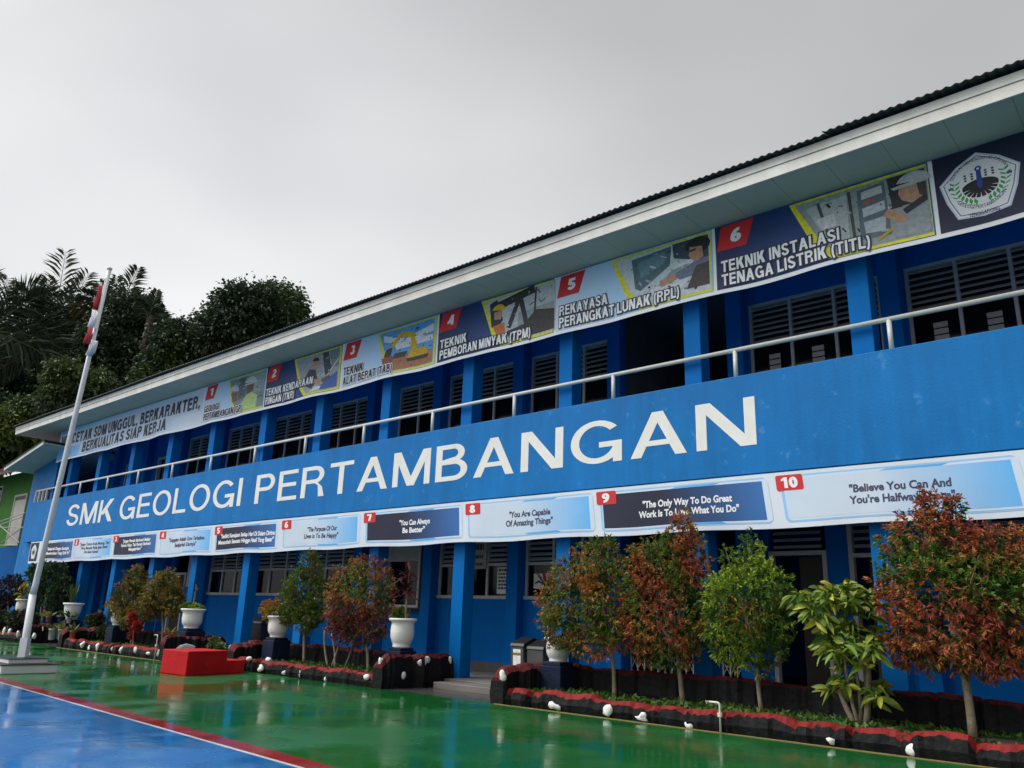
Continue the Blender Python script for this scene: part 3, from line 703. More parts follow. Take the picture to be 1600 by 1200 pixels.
PICS = {
 0: [((.20, .27, .30), [(0.02, .99), (.99, .99), (.99, .01), (.33, .01), (.2, .3)]), ((.30, .38, .40), [(.55, .98), (.98, .98), (.98, .45), (.6, .5)]), ((.10, .15, .18), [(.28, .95), (.48, .97), (.50, .4), (.30, .35)]),
     ((.55, .60, .62), ell(.17, .62, .14, .20, 10, 0, 180)), ((.20, .10, .07), [(.10, .6), (.27, .6), (.30, .35), (.18, .32)]), ((.60, .63, .64), ell(.60, .74, .17, .2, 10, 0, 180)), ((.16, .08, .06), [(.50, .72), (.70, .72), (.68, .45), (.52, .48)]),
     ((.45, .62, .22), [(.38, .02), (.80, .02), (.82, .34), (.66, .5), (.52, .44), (.42, .25)]), ((.55, .58, .6), [(.44, .72), (.80, .72), (.80, .76), (.44, .76)])],
 1: [((.33, .38, .40), [(0.02, .99), (.99, .99), (.99, .01), (.33, .01), (.2, .3)]), ((.05, .06, .08), [(.60, .98), (.74, .98), (.84, .45), (.70, .38)]), ((.18, .24, .26), [(.76, .98), (.98, .98), (.98, .55), (.86, .5)]),
     ((.62, .65, .66), bar(.80, .45, .97, .72, .012)), ((.05, .05, .07), [(.22, .28), (.34, .62), (.48, .62), (.55, .30), (.44, .10)]), (SKIN, ell(.47, .72, .07, .13)), ((.02, .02, .025), ell(.47, .80, .075, .11, 10, 0, 180)), (SKIN, bar(.46, .30, .62, .22, .03)),
     ((.05, .12, .42), [(.56, .03), (.97, .03), (.97, .40), (.84, .34), (.62, .14)]), ((.66, .68, .70), [(.40, .03), (.60, .03), (.64, .12), (.5, .14)]), ((.09, .1, .11), [(.62, .30), (.80, .36), (.82, .26), (.66, .2)])],
 2: [((.10, .38, .76), [(0.02, .99), (.99, .99), (.99, .01), (.33, .01), (.2, .3)]), ((.72, .78, .84), [(.1, .92), (.5, .72), (.98, .88), (.98, .72), (.55, .56), (.12, .76)]), ((.70, .74, .78), [(.3, .66), (.98, .64), (.98, .52), (.36, .5)]), ((.40, .16, .07), [(.2, .30), (.98, .32), (.98, .02), (.33, .02)]),
     ((.52, .22, .09), [(.5, .3), (.98, .3), (.98, .14), (.6, .2)]), ((.06, .05, .04), [(.33, .42), (.55, .42), (.52, .30), (.30, .30)]), ((.66, .40, .02), [(.58, .42), (.88, .42), (.90, .24), (.56, .24)]), ((.60, .36, .02), [(.60, .60), (.70, .60), (.72, .42), (.60, .42)]), ((.68, .42, .02), bar(.26, .56, .42, .86, .028)), ((.68, .42, .02), bar(.42, .86, .62, .76, .032)), ((.68, .42, .02), bar(.62, .78, .66, .42, .035)),
     ((.05, .04, .04), [(.18, .56), (.29, .58), (.26, .36), (.14, .38)]), ((.30, .09, .05), [(.10, .36), (.30, .38), (.30, .16), (.14, .16)]), ((.04, .04, .04), [(.54, .24), (.92, .24), (.90, .16), (.56, .16)])],
 3: [((.50, .55, .57), [(0.02, .99), (.99, .99), (.99, .01), (.33, .01), (.2, .3)]), ((.32, .37, .38), [(.5, .55), (.98, .6), (.98, .2), (.5, .2)]), ((.035, .035, .04), bar(.16, .80, .72, .96, .045)), ((.035, .035, .04), [(.1, .9), (.2, .96), (.30, .5), (.22, .3), (.14, .4)]), ((.04, .04, .045), bar(.52, .92, .38, .3, .03)), ((.04, .04, .045), bar(.52, .92, .62, .28, .03)), ((.05, .05, .055), bar(.74, .98, .72, .3, .012)),
     ((.045, .04, .04), [(.36, .24), (.60, .30), (.74, .52), (.98, .44), (.98, .03), (.40, .03)]), ((.70, .46, .02), ell(.23, .70, .095, .15, 10, 0, 180)), (SKIN, [(.17, .70), (.29, .70), (.27, .52), (.18, .54)]), ((.62, .16, .04), [(.16, .40), (.32, .44), (.34, .12), (.24, .16)])],
 4: [((.55, .62, .64), [(0.02, .99), (.99, .99), (.99, .01), (.33, .01), (.2, .3)]), ((.08, .16, .19), [(.20, .92), (.62, .96), (.60, .62), (.30, .30), (.24, .36)]), ((.14, .26, .30), [(.26, .84), (.56, .90), (.55, .70), (.30, .52)]), ((.05, .07, .10), [(.63, .98), (.98, .98), (.98, .5), (.64, .72)]), ((.70, .74, .76), [(.36, .18), (.66, .58), (.92, .66), (.72, .14)]), ((.28, .36, .40), [(.46, .30), (.62, .52), (.80, .56), (.62, .28)]),
     ((.025, .022, .022), ell(.88, .84, .12, .15)), (SKIN, [(.80, .84), (.92, .80), (.93, .60), (.84, .56), (.79, .68)]), ((.16, .20, .28), [(.62, .42), (.84, .56), (.98, .60), (.98, .34), (.70, .30)]), ((.08, .06, .055), [(.76, .10), (.98, .10), (.98, .50), (.86, .48)]), (SKIN, bar(.50, .32, .66, .38, .032)), ((.05, .05, .05), bar(.78, .76, .86, .77, .010))],
 5: [((.30, .34, .34), [(0.02, .99), (.99, .99), (.99, .01), (.33, .01), (.2, .3)]), ((.46, .50, .50), [(.10, .88), (.42, .92), (.42, .12), (.30, .12)]), ((.07, .08, .08), bar(.20, .92, .26, .4, .012)), ((.62, .64, .64), [(.18, .66), (.32, .68), (.33, .48), (.22, .46)]), ((.06, .07, .07), bar(.44, .95, .46, .1, .012)), ((.12, .16, .18), [(.50, .92), (.70, .95), (.72, .12), (.50, .14)]), ((.50, .56, .60), [(.53, .62), (.69, .66), (.69, .52), (.53, .48)]), ((.44, .50, .54), [(.53, .40), (.69, .42), (.68, .2), (.54, .22)]), ((.50, .10, .06), [(.54, .72), (.62, .73), (.62, .69), (.54, .68)]), ((.55, .58, .58), [(.53, .88), (.68, .9), (.68, .78), (.53, .76)]),
     ((.03, .035, .04), [(.72, .97), (.98, .97), (.98, .5), (.74, .5)]), ((.30, .34, .36), [(.74, .04), (.98, .04), (.98, .44), (.90, .50), (.80, .40)]), (SKIN, [(.80, .82), (.94, .80), (.95, .56), (.88, .50), (.81, .58), (.79, .68)]), ((.52, .54, .54), ell(.90, .80, .12, .17, 12, 0, 180)), ((.46, .48, .48), [(.74, .80), (.98, .84), (.98, .78), (.76, .76)]), ((.06, .05, .045), [(.92, .78), (.98, .78), (.98, .56), (.93, .60)]), ((.025, .03, .05), bar(.82, .40, .97, .54, .025)), (SKIN, bar(.69, .46, .82, .28, .032)), ((.50, .34, .02), bar(.62, .08, .74, .20, .01))],
}
for k, x0 in enumerate(UX[:6]):
    x1 = UX[k + 1]; dark = k % 2 == 1
    ca, cb = ((.010, .026, .095), (.018, .090, .32)) if dark else ((.62, .74, .88), (.19, .56, .95))
    US.part('course_panel', [rows([(x0 + .03, UL + .07), (x0 + .03, UT)], [(x1 - .03, UL + .07), (x1 - .03, UT)], 16, .004, ca, cb)], UB)
    US.part('number_badge', [(*quadp([(x0 + .05, 7.60), (x0 + .60, 7.60), (x0 + .77, 8.05), (x0 + .15, 8.05)]), .008, RED), txt(str(k + 1), x0 + .31, x0 + .51, 7.71, 7.95, .011, WHITE, .24, shear=.1)], UB)
    pic = [(*quadp([(x0 + 1.38, 8.05), (x1 - .05, 8.05), (x1 - .05, 6.90), (x0 + 2.02, 6.90), (x0 + 1.74, 7.2)]), .007, YEL)]
    for j, (c, pts) in enumerate(PICS[k]): pic.append(pp(k, c, pts, .0090 + .00045 * j))
    rr = np.random.default_rng(90 + k)
    for j in range(46):      # small printed detail: edges, pipes, highlights
        v = rr.uniform(.06, .94); u = rr.uniform(.14 + .22 * (1 - v), .95); a = rr.uniform(0, 3.14); l = rr.uniform(.008, .045); c = rr.choice([.03, .12, .4, .6]); cc = (c, c * rr.uniform(.9, 1.1), c * rr.uniform(.9, 1.2))
        pic.append(pp(k, cc, bar(u - l * math.cos(a), v - l * math.sin(a), u + l * math.cos(a), v + l * math.sin(a), rr.uniform(.003, .010)), .0096 + .00002 * j + .00045 * (j % 3)))
    pic.sort(key=lambda q: q[2])
    US.part('photograph', pic, UB, m='photo_print')
    tc_ = DKTXT if k in (0, 2) else WHITE; oc = WHITE if k in (0, 2) else DKTXT
    L = []
    for (body, wd_), (za, zb_) in zip(TX[k], ((7.19, 7.40), (6.94, 7.15))):
        L.append(txt(body, x0 + .13, x0 + .13 + wd_, za, zb_, .0190, oc, .185, grow=.022)); L.append(txt(body, x0 + .13, x0 + .13 + wd_, za, zb_, .0260, tc_, .185, grow=.0))
    US.part('lettering', L, UB)
# crest panel on the right end
US.part('crest_panel', [rows([(-2.30, UL + .07), (-2.30, UT)], [(1.22, UL + .07), (1.22, UT)], 16, .004, (.010, .016, .045), (.016, .024, .06))], UB)
def crest(S, parent, cx, cz, r, off=.007):
    def q(x, z): return (cx + x * r, cz + z * r)
    pen = [(0, .95), (.54, .67), (1.0, .25), (.87, -.33), (.64, -.88), (0, -.95), (-.64, -.88), (-.87, -.33), (-1.0, .25), (-.54, .67)]
    def poly(pts, s=1.): return [q(x * s, z * s) for x, z in pts]
    it = [(*quadp(poly(pen)), off, (.55, .60, .80)), (*quadp(poly(pen, .955)), off + .001, (.80, .80, .82)), (*quadp(poly(pen, .90)), off + .002, (.10, .10, .24)), (*quadp(poly(pen, .875)), off + .003, (.80, .80, .82))]
    o = S.part('crest', it, parent)
    black = [q(.45 * math.cos(math.radians(15 * i)), -.05 + (.20 if i < 12 else .34) * math.sin(math.radians(15 * i))) for i in range(24)]
    notch = []
    for i in range(9):
        t = math.radians(195 + 18.5 * i); ca, sa = math.cos(t), math.sin(t)
        notch.append((*quadp([q(.47 * math.cos(t - .04), -.05 + .355 * math.sin(t - .04)), q(.47 * math.cos(t + .04), -.05 + .355 * math.sin(t + .04)), q(.27 * ca, -.05 + .20 * sa)]), off + .0056, (.8, .8, .82)))
    det = notch + [(*quadp(black), off + .0045, (.012, .012, .014)), (*quadp([q(-.055, .38), q(.055, .38), q(.075, -.02), q(0, -.16), q(-.075, -.02)]), off + .006, (.02, .05, .30)),
           (*quadp([q(.085 * math.cos(a * .5236), .45 + .085 * math.sin(a * .5236)) for a in range(12)]), off + .006, (.02, .05, .30)), (*quadp([q(.035 * math.cos(a * .7854), .45 + .035 * math.sin(a * .7854)) for a in range(8)]), off + .007, (.8, .8, .82))]
    for sx in (-1, 1):
        for j in range(8):
            a = math.radians(10 - 12.5 * j + (4 if sx > 0 else 0)); bx, bz = sx * .63 * math.cos(a), .02 + .62 * math.sin(a)
            tx, tz = sx * -math.sin(a) * -.16, .16 * math.cos(a)
            for s2 in (-1, 1):
                ex, ez = bx + (sx * math.sin(a) * -.07) + s2 * .13 * math.cos(a) * sx, bz + .12 + s2 * .09 * math.sin(a)
                det.append((*quadp([q(bx, bz), q((bx + ex) / 2 + .05, (bz + ez) / 2), q(ex, ez), q((bx + ex) / 2 - .05, (bz + ez) / 2)]), off + .0042 + .0003 * (s2 > 0), (.03, .36, .08)))
        det.append((*quadp([q(sx * .72 + (.075 if i % 2 == 0 else .03) * math.sin(i * .6283), .08 - .3 * (sx < 0) * 0 + (.075 if i % 2 == 0 else .03) * math.cos(i * .6283)) for i in range(10)]), off + .0045, (.04, .04, .2)))
        for j in range(2):
            for m in range(3): det.append((*quadp([q(sx * (.17 + .17 * j) + dx, .17 + .075 * m + dz) for dx, dz in ((-.03, 0), (.03, 0), (.03, .05), (-.03, .05))]), off + .0045, (.02, .02, .02)))
    S.part('emblem', det, o)
    if r > .3:
        T = []
        for body, rad, a0, a1, hh in (('SEKOLAH MENENGAH KEJURUAN', .70, 155, 25, .085), ('GEOLOGI PERTAMBANGAN', -.74, 215, 325, .10)):
            t, f, ly = caps(body, 0, 1, 0, 1, .12)
            pts = []
            for x, z in t:
                a = math.radians(a0 + (a1 - a0) * x); rr = rad + z * hh if rad > 0 else -rad - z * hh + hh * 0
                rr = abs(rad) + (z * hh if rad > 0 else -(z * hh)); pts.append(q(rr * math.cos(a), .02 + rr * math.sin(a) * .98))
            T.append((pts, f, (off + .0045 + .0006 * ly).tolist(), (.03, .03, .06)))
        t, f, ly = caps('TENGGARONG', cx - .37 * r, cx + .37 * r, cz - .90 * r, cz - .79 * r, .13); T.append((t.tolist(), f, (off + .0045 + .0006 * ly).tolist(), (.03, .03, .06)))
        S.part('lettering', T, o)
crest(US, UB, -1.73, 7.49, .515)

# lower banner
LB = thing('banner', 'long white banner of ten numbered quotes hung below the balcony', 'banner', (-18, 11.87, 3.6))
LS = Sheet(11.87, 3.62, 2.82, .8)
LS.part('cloth', [rows([(-36.45, 2.81), (-36.45, 3.64)], [(-.6, 2.81), (-.6, 3.64)], 120, 0, (.68, .74, .82), (.68, .74, .82))], LB, True)
LS.part('crest_panel', [rows([(-36.40, 2.90), (-36.40, 3.60)], [(-35.5, 2.90), (-35.5, 3.60)], 6, .004, (.010, .016, .045), (.016, .024, .06))], LB)
crest(LS, LB, -35.95, 3.26, .30)
LX = [-35.3, -31.99, -28.66, -25.28, -21.88, -18.46, -15.07, -11.73, -8.40, -5.02, -1.68]
LT = [['"Belajarlah Dengan Semangat,', 'Menemukan Yang Sulit Ini"'], ['"Jangan Tuntut Anda Menang, Tapi', 'Terus Berada Pada Jalan Benar', 'Dan Sabar Kawan"'], ['"Jangan Pernah Berhenti Belajar', 'Karena Hidup Tak Pernah Berhenti', 'Mengajarkan"'],
      ['"Kegagalan Adalah Guru Terbaikmu', 'Belajarlah Darinya"'], ['"Sedikit Kemajuan Setiap Hari Di Dalam Dirimu', 'Menambah Sesuatu Hingga Hasil Yang Besar"'], ['"The Purpose Of Our', 'Lives Is To Be Happy"'], ['"You Can Always', 'Be Better"'], ['"You Are Capable', 'Of Amazing Things"'],
      ['"The Only Way To Do Great', 'Work Is To Love What You Do"'], ['"Believe You Can And', 'You\'re Halfway There"']]
LTX = [[(-34.5, -32.4), (-34.55, -32.25)], [(-31.4, -28.95), (-31.3, -29.0), (-30.9, -29.7)], [(-27.85, -25.85), (-27.95, -25.8), (-27.3, -26.4)], [(-24.6, -22.4), (-24.15, -22.85)], [(-21.5, -18.72), (-21.6, -18.75)], [(-17.28, -16.05), (-17.4, -15.98)], [(-13.78, -12.78), (-13.66, -12.93)], [(-10.5, -9.46), (-10.58, -9.40)], [(-7.42, -5.75), (-7.5, -5.64)], [(-3.92, -2.58), (-3.93, -2.55)]]
for k in range(10):
    x0 = LX[k]; dark = k % 2 == 0; xa, xb = x0 + .13, x0 + 3.16; sl = .12; zt, zb = 3.53, 2.945
    ca, cb = ((.018, .020, .045), (.035, .15, .42)) if dark else ((.60, .69, .80), (.13, .46, .86))
    LS.part('quote_panel', [(*quadp(rounded(xa - .07, zb - .055, xb + .07, zt + .055, .07, sl)), .003, (.30, .56, .84)), (*quadp(rounded(xa - .02, zb - .03, xb + .09, zt + .03, .06, sl)), .0045, (.62, .72, .84)),
        rows([(xa + sl * .54, zb), (xa, zt)], [(xa + 1.2 + sl * .54, zb), (xa + 1.2, zt)], 6, .006, ca, ca), rows([(xa + 1.2 + sl * .54, zb), (xa + 1.2, zt)], [(xb + sl * .54, zb), (xb, zt)], 10, .006, ca, cb, 1.2),
        rows([(xa + 1.6, zb - .03), (xa + 1.5, zb)], [(xa + 2.4, zb - .03), (xa + 2.3, zb)], 4, .0062, (.18, .45, .8), (.10, .40, .80)), rows([(xa + 1.4, zt), (xa + 1.5, zt + .03)], [(xa + 2.2, zt), (xa + 2.3, zt + .03)], 4, .0062, (.18, .45, .8), (.10, .40, .80))], LB)
    if k: LS.part('number_badge', [(*quadp(rounded(x0, 3.36, x0 + .42, 3.59, .03, .10)), .009, RED)] + [txt(str(k + 1), x0 + (.10 if k == 9 else .14), x0 + (.36 if k == 9 else .30), 3.395, 3.555, .012, WHITE, .24, shear=-.1)], LB)
    n = len(LT[k]); L = []
    for (body, (xx0, xx1), j) in zip(LT[k], LTX[k], range(n)):
        if n == 2: z0 = 3.255 - .165 * j; hh = .105
        else: z0 = 3.34 - .135 * j; hh = .092
        if k == 4: z0 -= .0
        L.append(txl(body, xx0, xx1, z0, z0 + hh, .0085, WHITE if dark else (.06, .06, .11), .034 if dark else .034))
    LS.part('lettering', L, LB)
LS.part('quote_panel', [rows([(-1.5, 2.96), (-1.6, 3.5)], [(-.65, 2.96), (-.65, 3.5)], 4, .006, (.018, .020, .045), (.018, .020, .045))], LB)

# ------------------------------------------------------------------ planters
KH = .27
def lumpy(axis, a0, a1, f, t, h, seed, ends=0):
    """low rough wall: black flanks and a red painted top. axis 'x' runs along X with its outer face at Y=f, axis 'y' along Y with its face at X=f"""
    r = np.random.default_rng(seed); n = max(8, int(abs(a1 - a0) / .055)); black, red = MB(), MB()
    ph = r.uniform(0, 6.3, 8); cut = np.sort(r.uniform(0, abs(a1 - a0), max(2, int(abs(a1 - a0) / .34))))
    sg = 1 if t > 0 else -1; rowb, rowr = [], []
    for i in range(n + 1):
        s = (a1 - a0) * i / n; u = a0 + s; q = abs(s)
        j = min(abs(q - c) for c in cut); notch = max(0, 1 - j / .05); blk = np.searchsorted(cut, q)
        rr = np.random.default_rng(seed * 77 + int(blk)); bh, bo = rr.uniform(-.12, .12), rr.uniform(-.05, .05)
        hh = h * (1 + (bh + .05 * math.sin(9 * q + ph[0]) - .14 * notch) * (1 if h < .4 else .35)); e = bo + .015 * math.sin(14 * q + ph[1]) + r.normal(0, .010) + .055 * notch * sg
        if ends:
            ed = min(q, abs(a1 - a0) - q); 
            if ed < .2: hh *= .72 + .28 * math.sqrt(max(0, 1 - (1 - ed / .2) ** 2))
        rb = hh * (.80 if h < .4 else .91) + .018 * math.sin(5.5 * q + ph[2]) + r.normal(0, .012) - .03 * notch
        prof = [(e, -.02), (e - .03 * sg, hh * .4), (e - .005 * sg, rb)]
        top = [(e - .004 * sg, rb), (e + .05 * sg, hh), (e + t * .65, hh * .985), (e + t, hh * .86)]
        back = [(t + bo, hh * .86), (t + .02 * sg, .05)]
        def place(o, z): return (u, f + o, z) if axis == 'x' else (f + o, u, z)
        rowb.append([place(*p) for p in prof] + [place(e + t, hh * .86), place(e + t, .02)]); rowr.append([place(*p) for p in top])
    for mb, rw, skip in ((black, rowb, 2), (red, rowr, None)):
        m = len(rw[0]); mb.v = [tuple(p) for row in rw for p in row]
        mb.f = [(i * m + k, (i + 1) * m + k, (i + 1) * m + k + 1, i * m + k + 1) for i in range(n) for k in range(m - 1) if k != skip]
        mb.f += [tuple(range(m)), tuple(n * m + k for k in range(m - 1, -1, -1))]
        mb.mi = [0] * len(mb.f)
    return black, red
def rock(mb, c, r, seed, flat=.5, axis='y'):
    g = np.random.default_rng(seed); bm = bmesh.new(); bmesh.ops.create_icosphere(bm, subdivisions=2, radius=1)
    k = g.normal(size=(4, 3)) * 1.6; ph = g.uniform(0, 6, 4); vs = []
    for v in bm.verts:
        p = np.array(v.co); s = 1 + .36 * sum(math.sin(p @ k[i] * 1.1 + ph[i]) for i in range(4)) / 1.6; q = p * s * np.array(r); vs.append((c[0] + q[0], c[1] + q[1], c[2] + q[2]))
    mb.add(vs, [tuple(x.index for x in f.verts) for f in bm.faces]); bm.free(); return mb
def planter(label, x0, x1, stones, seed, yr=11.62, endl=True, endr=True):
    t = thing('planter', label, 'planter', ((x0 + x1) / 2, 11, 0), 'raised planters along the front of the building')
    def wall(*a, **k):
        b, r = lumpy(*a, **k); o = b.build('kerb', 'kerb_black', t); r.build('kerb_cap', 'kerb_red_shade' if a[5] > .4 else 'kerb_red', o)
    wall('x', x0 + .05, x1 - .05, YK, .24, KH, seed)
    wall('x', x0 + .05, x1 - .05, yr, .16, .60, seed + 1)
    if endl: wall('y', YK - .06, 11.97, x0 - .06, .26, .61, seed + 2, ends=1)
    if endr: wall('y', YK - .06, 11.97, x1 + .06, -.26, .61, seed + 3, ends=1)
    MB().box(x0 + .1, x1 - .1, YK + .15, yr + .05, .0, .20).build('soil', 'soil', t)
    for j, (px, py, rx, rz, pl) in enumerate(stones):
        if pl == 'f': p = at(px, py, YK - .005); p.y = YK - .022; p.z = min(max(p.z, .075), .62 if py < 1005 or px in (390, 422, 596, 788) else .17); q = ppm(p); mb = rock(MB(), p, (rx / q * 1.15, .045, rz / q * 1.0), seed * 31 + j)
        else: p = atX(px, py, pl); q = ppm(p); mb = rock(MB(), p, (.026, rx / q, rz / q), seed * 31 + j)
        mb.build('white_stone', 'stone_white', t, smooth=True)
    return t
P3 = planter('long black rock planter with red cap at right, below the big red shrub', -9.2, 3.2, [(788, 1056, 5, 7, 'f'), (868, 1103, 7, 6.5, 'f'), (949, 1112, 6.5, 8, 'f'), (1003, 1124, 9, 7, 'f'), (1077, 1136, 8, 6, 'f'), (1301, 1169, 5, 4, 'f'), (1430, 1180, 9, 9, 'f')], 5, endr=False)
P2 = planter('black rock planter with red cap between red podium and entrance slab', -17.45, -12.05, [(408, 1043, 5, 4.5, 'f'), (390, 1029.5, 4, 3, 'f'), (445, 1053, 3, 4, 'f'), (472, 1050, 3, 6, 'f'), (422, 1031, 4, 3, 'f'), (510, 1060, 3, 5, 'f'), (575, 1057, 4, 4, 'f'), (596, 1034, 3.5, 7, 'f'),
        (663, 1034, 10, 7, -11.96), (631, 1055, 5, 8, -11.96), (684, 1049, 9, 5, -11.96), (702, 1032, 3, 6, -11.96)], 6)
P1 = planter('black rock planter with yellow base line below two round olive shrubs', -27.3, -20.62, [(130, 1006, 4.5, 4.5, 'f'), (141, 1012, 3, 4, 'f'), (153, 1012, 2.6, 5.5, 'f'), (176, 1014, 2.6, 4, 'f'), (191, 1016, 2.4, 4.5, 'f'), (214, 1014, 2.6, 5, 'f'), (236, 1009, 3.5, 2.5, 'f'), (252, 1007, 2.5, 6.5, 'f'), (290, 1011, 15, 4, -20.53), (360, 1012, 2.5, 5, -20.53)], 7)
P0 = planter('black rock planter with red cap farthest left, behind the flagpole', -40.5, -30.4, [(7, 988, 2.5, 5, 'f'), (16, 986, 2.4, 4, 'f'), (29, 989, 2.6, 5, 'f'), (54, 993, 1.6, 4.5, 'f'), (68, 982, 2, 4.5, 'f')], 8)
for x0, x1, t in ((-9.2, 3.0, P3), (-27.3, -20.62, P1)):
    MB().box(x0, x1, YK - .085, YK - .06, .006, .016).build('edge_strip', 'yellow_edge', t)
struct('entrance_step', MB().box(-11.75, -9.5, 11.25, 11.715, .0, .12), 'concrete', bevel=.01)
# ground cover
gp = []
for x0, x1, n in ((-9.0, 3.0, 5200), (-17.2, -12.3, 2000), (-27, -21.2, 1400), (-40, -30.6, 700)):
    gp.append(np.c_[NR.uniform(x0, x1, n), NR.uniform(YK + .22, 11.6, n), np.full(n, .19)])
gp = np.concatenate(gp); n = len(gp); gp = gp[vnoise(gp * [1, 1, 0], 2.2, 5) > -.75]; n = len(gp)
gd = NR.normal(size=(n, 3)) * [.7, .7, .25] + [0, 0, .75]; gc = np.array([.045, .115, .016]) * NR.uniform(.45, 1.5, (n, 1)) + np.array([.05, .02, 0]) * (NR.random((n, 1)) < .12)
gl = NR.uniform(.06, .15, n)
tag(leaf_mesh(gp, gd, gl, gl * .22, gc).build('ground_cover', 'leaf'), 'low green ground cover plants carpeting the rock planters', 'ground cover', kind='stuff')

# ------------------------------------------------------------------ white urns on navy plinths
BELL = [(.19, 0), (.20, .025), (.185, .05), (.225, .09), (.262, .17), (.272, .27), (.268, .38), (.272, .45), (.30, .49), (.332, .515), (.335, .54), (.318, .555), (.275, .55), (.262, .50), (.02, .47)]
BOWL = [(.17, 0), (.18, .03), (.17, .06), (.20, .10), (.245, .22), (.268, .34), (.275, .43), (.285, .47), (.325, .50), (.332, .535), (.318, .555), (.275, .55), (.262, .50), (.02, .47)]
URN = [(.17, 0), (.185, .035), (.17, .06), (.20, .11), (.235, .21), (.245, .33), (.235, .44), (.228, .50), (.245, .535), (.285, .555), (.292, .585), (.275, .60), (.235, .585), (.225, .53), (.02, .50)]
def urn(px, rimy, basey, Y, prof, label, sc_w, pedw=.44):
    b = at(px, basey, Y); tp = at(px, rimy, Y); s = (tp.z - b.z) / prof[-4][1] if prof is not URN else (tp.z - b.z) / .60
    t = thing('pot', label, 'pot', (b.x, Y, b.z), 'white pots on navy plinths')
    MB().lathe([(r * sc_w, z * s) for r, z in [(r, z) for r, z in prof]], 0, 0).build('bowl', 'pot_white', None, smooth=True) if False else None
    mb = MB().lathe([(r * sc_w, b.z + z * s) for r, z in prof], b.x, Y, 32); mb.build('bowl', 'pot_white', t, smooth=True)
    MB().lathe([(prof[-2][0] * sc_w * .97, b.z + prof[-1][1] * s * .98), (prof[-2][0] * sc_w * .9, b.z + prof[-1][1] * s * 1.03)], b.x, Y, 20).build('soil', 'soil', t)
    p = thing('plinth', PL[len(pots)], 'plinth', (b.x, Y, .18), 'navy plinths under the white pots')
    h = pedw / 2; MB().box(b.x - h, b.x + h, Y - h, Y + h, .17, b.z - .06).build('block', 'pedestal_navy', p, bevel=.015)
    MB().box(b.x - h * .8, b.x + h * .8, Y - h * .8, Y + h * .8, b.z - .06, b.z - .001).build('cap_block', 'pedestal_navy', p, bevel=.01)
    return b, tp
pots = {}
PL = ['navy plinth under the white bell pot of trailing greens', 'low navy plinth under the urn with the red dracaena', 'navy plinth under the white bowl pot and orange tipped bush', 'navy plinth beside the bins under the broad orange shrub', 'navy plinth under the snake plant pot by the flagpole', 'navy plinth under the pot below the left olive shrub', 'navy plinth under the yellow croton pot at far left']
pots['a'] = urn(298.5, 951, 982, 11.15, BELL, 'white bell pot with trailing greens right of two olive shrubs', .98, .56)
pots['b'] = urn(627, 966, 1012, 11.15, URN, 'tall white urn pot with a red spiky dracaena by notice board', .98)
pots['c'] = urn(433, 962, 996, 11.1, BELL, 'white bowl pot half covered by an orange tipped bush', .86, .46)
pots['d'] = urn(872, 996, 1034, 11.3, URN, 'white urn pot hidden under the leftmost orange shrub', .85, .46)
pots['e'] = urn(111, 942, 968, 11.2, BOWL, 'white bell pot with a tall snake plant, right of flagpole', .98, .56)
pots['f'] = urn(185, 953, 977, 11.2, BELL, 'white pot tucked below the left olive shrub', .88, .5)
pots['g'] = urn(33, 936, 960, 11.2, URN, 'white pot with yellow croton left of the flagpole', .95, .5)

def strappy(name, label, cat, base, n, L, w, cols, spread, droop, group=None, stem=0):
    """rosette of long leaves"""
    t = thing(name, label, cat, base, group); V, Fc, C = [], [], []
    r = np.random.default_rng(int(abs(base[0]) * 1000) % 99991)
    for i in range(n):
        a = r.uniform(0, 6.283); el = r.uniform(*spread); l = L * r.uniform(.6, 1.05); c = np.array(cols[r.integers(len(cols))]) * r.uniform(.75, 1.25)
        d = np.array([math.cos(a) * math.cos(el), math.sin(a) * math.cos(el), math.sin(el)]); sd = np.array([-math.sin(a), math.cos(a), 0]); st = 5; o = len(V)
        z0 = stem * r.uniform(.45, 1)
        for k in range(st + 1):
            u = k / st; p = np.array(base) + [0, 0, z0] + d * l * u; p[2] -= droop * l * u * u; ww = w * (math.sin(math.pi * min(.98, .12 + .86 * u)) ** .7)
            V += [p - sd * ww, p + sd * ww]; C += [c, c]
        Fc += [(o + 2 * k, o + 2 * k + 1, o + 2 * k + 3, o + 2 * k + 2) for k in range(st)]
    mb = MB(); mb.add(V, Fc); mb.c = np.c_[np.array(C), np.ones(len(C))]; mb.build('foliage', 'leaf', t)
    if stem: MB().tube([Vector(base), Vector(base) + Vector((.02, 0, stem))], [.022, .016], 7).build('stem', 'bark', t)
    return t
def bushy(name, label, cat, base, lobes, shoots, per, L, pal, seed, trunks, group=None, **k):
    t = thing(name, label, cat, base, group)
    shrub_crown(lobes, shoots, per, L, pal, seed, **k).build('crown', 'leaf', t)
    for i, (pts, rad) in enumerate(trunks):
        MB().tube(pts, rad, 8).build('trunk', 'bark', t, smooth=True)
        if i == 0 and name == 'shrub':
            top = Vector(pts[-1]); rb = np.random.default_rng(seed)
            for lb in lobes[:8]:
                e = Vector(lb[:3]) + Vector((rb.normal(0, lb[3] * .3), rb.normal(0, lb[4] * .3), lb[5] * .6)); MB().tube(bez(Vector(pts[-2]), e, (0, 0, .04), 5), [rad[-1] * .8, rad[-1] * .6, rad[-1] * .45, rad[-1] * .3, rad[-1] * .15], 6).build('branch', 'bark', t)
    return t
def lobe(x, y, rx, ry, Y, depth=1.):
    p = at(x, y, Y); q = ppm(p); return (p.x, p.y, p.z, rx / q, min(rx, ry) / q * depth, ry / q)
RD, OR, OL, LM, GR, DG = (.36, .092, .046), (.43, .165, .045), (.28, .21, .042), (.26, .36, .034), (.10, .185, .028), (.04, .09, .02)
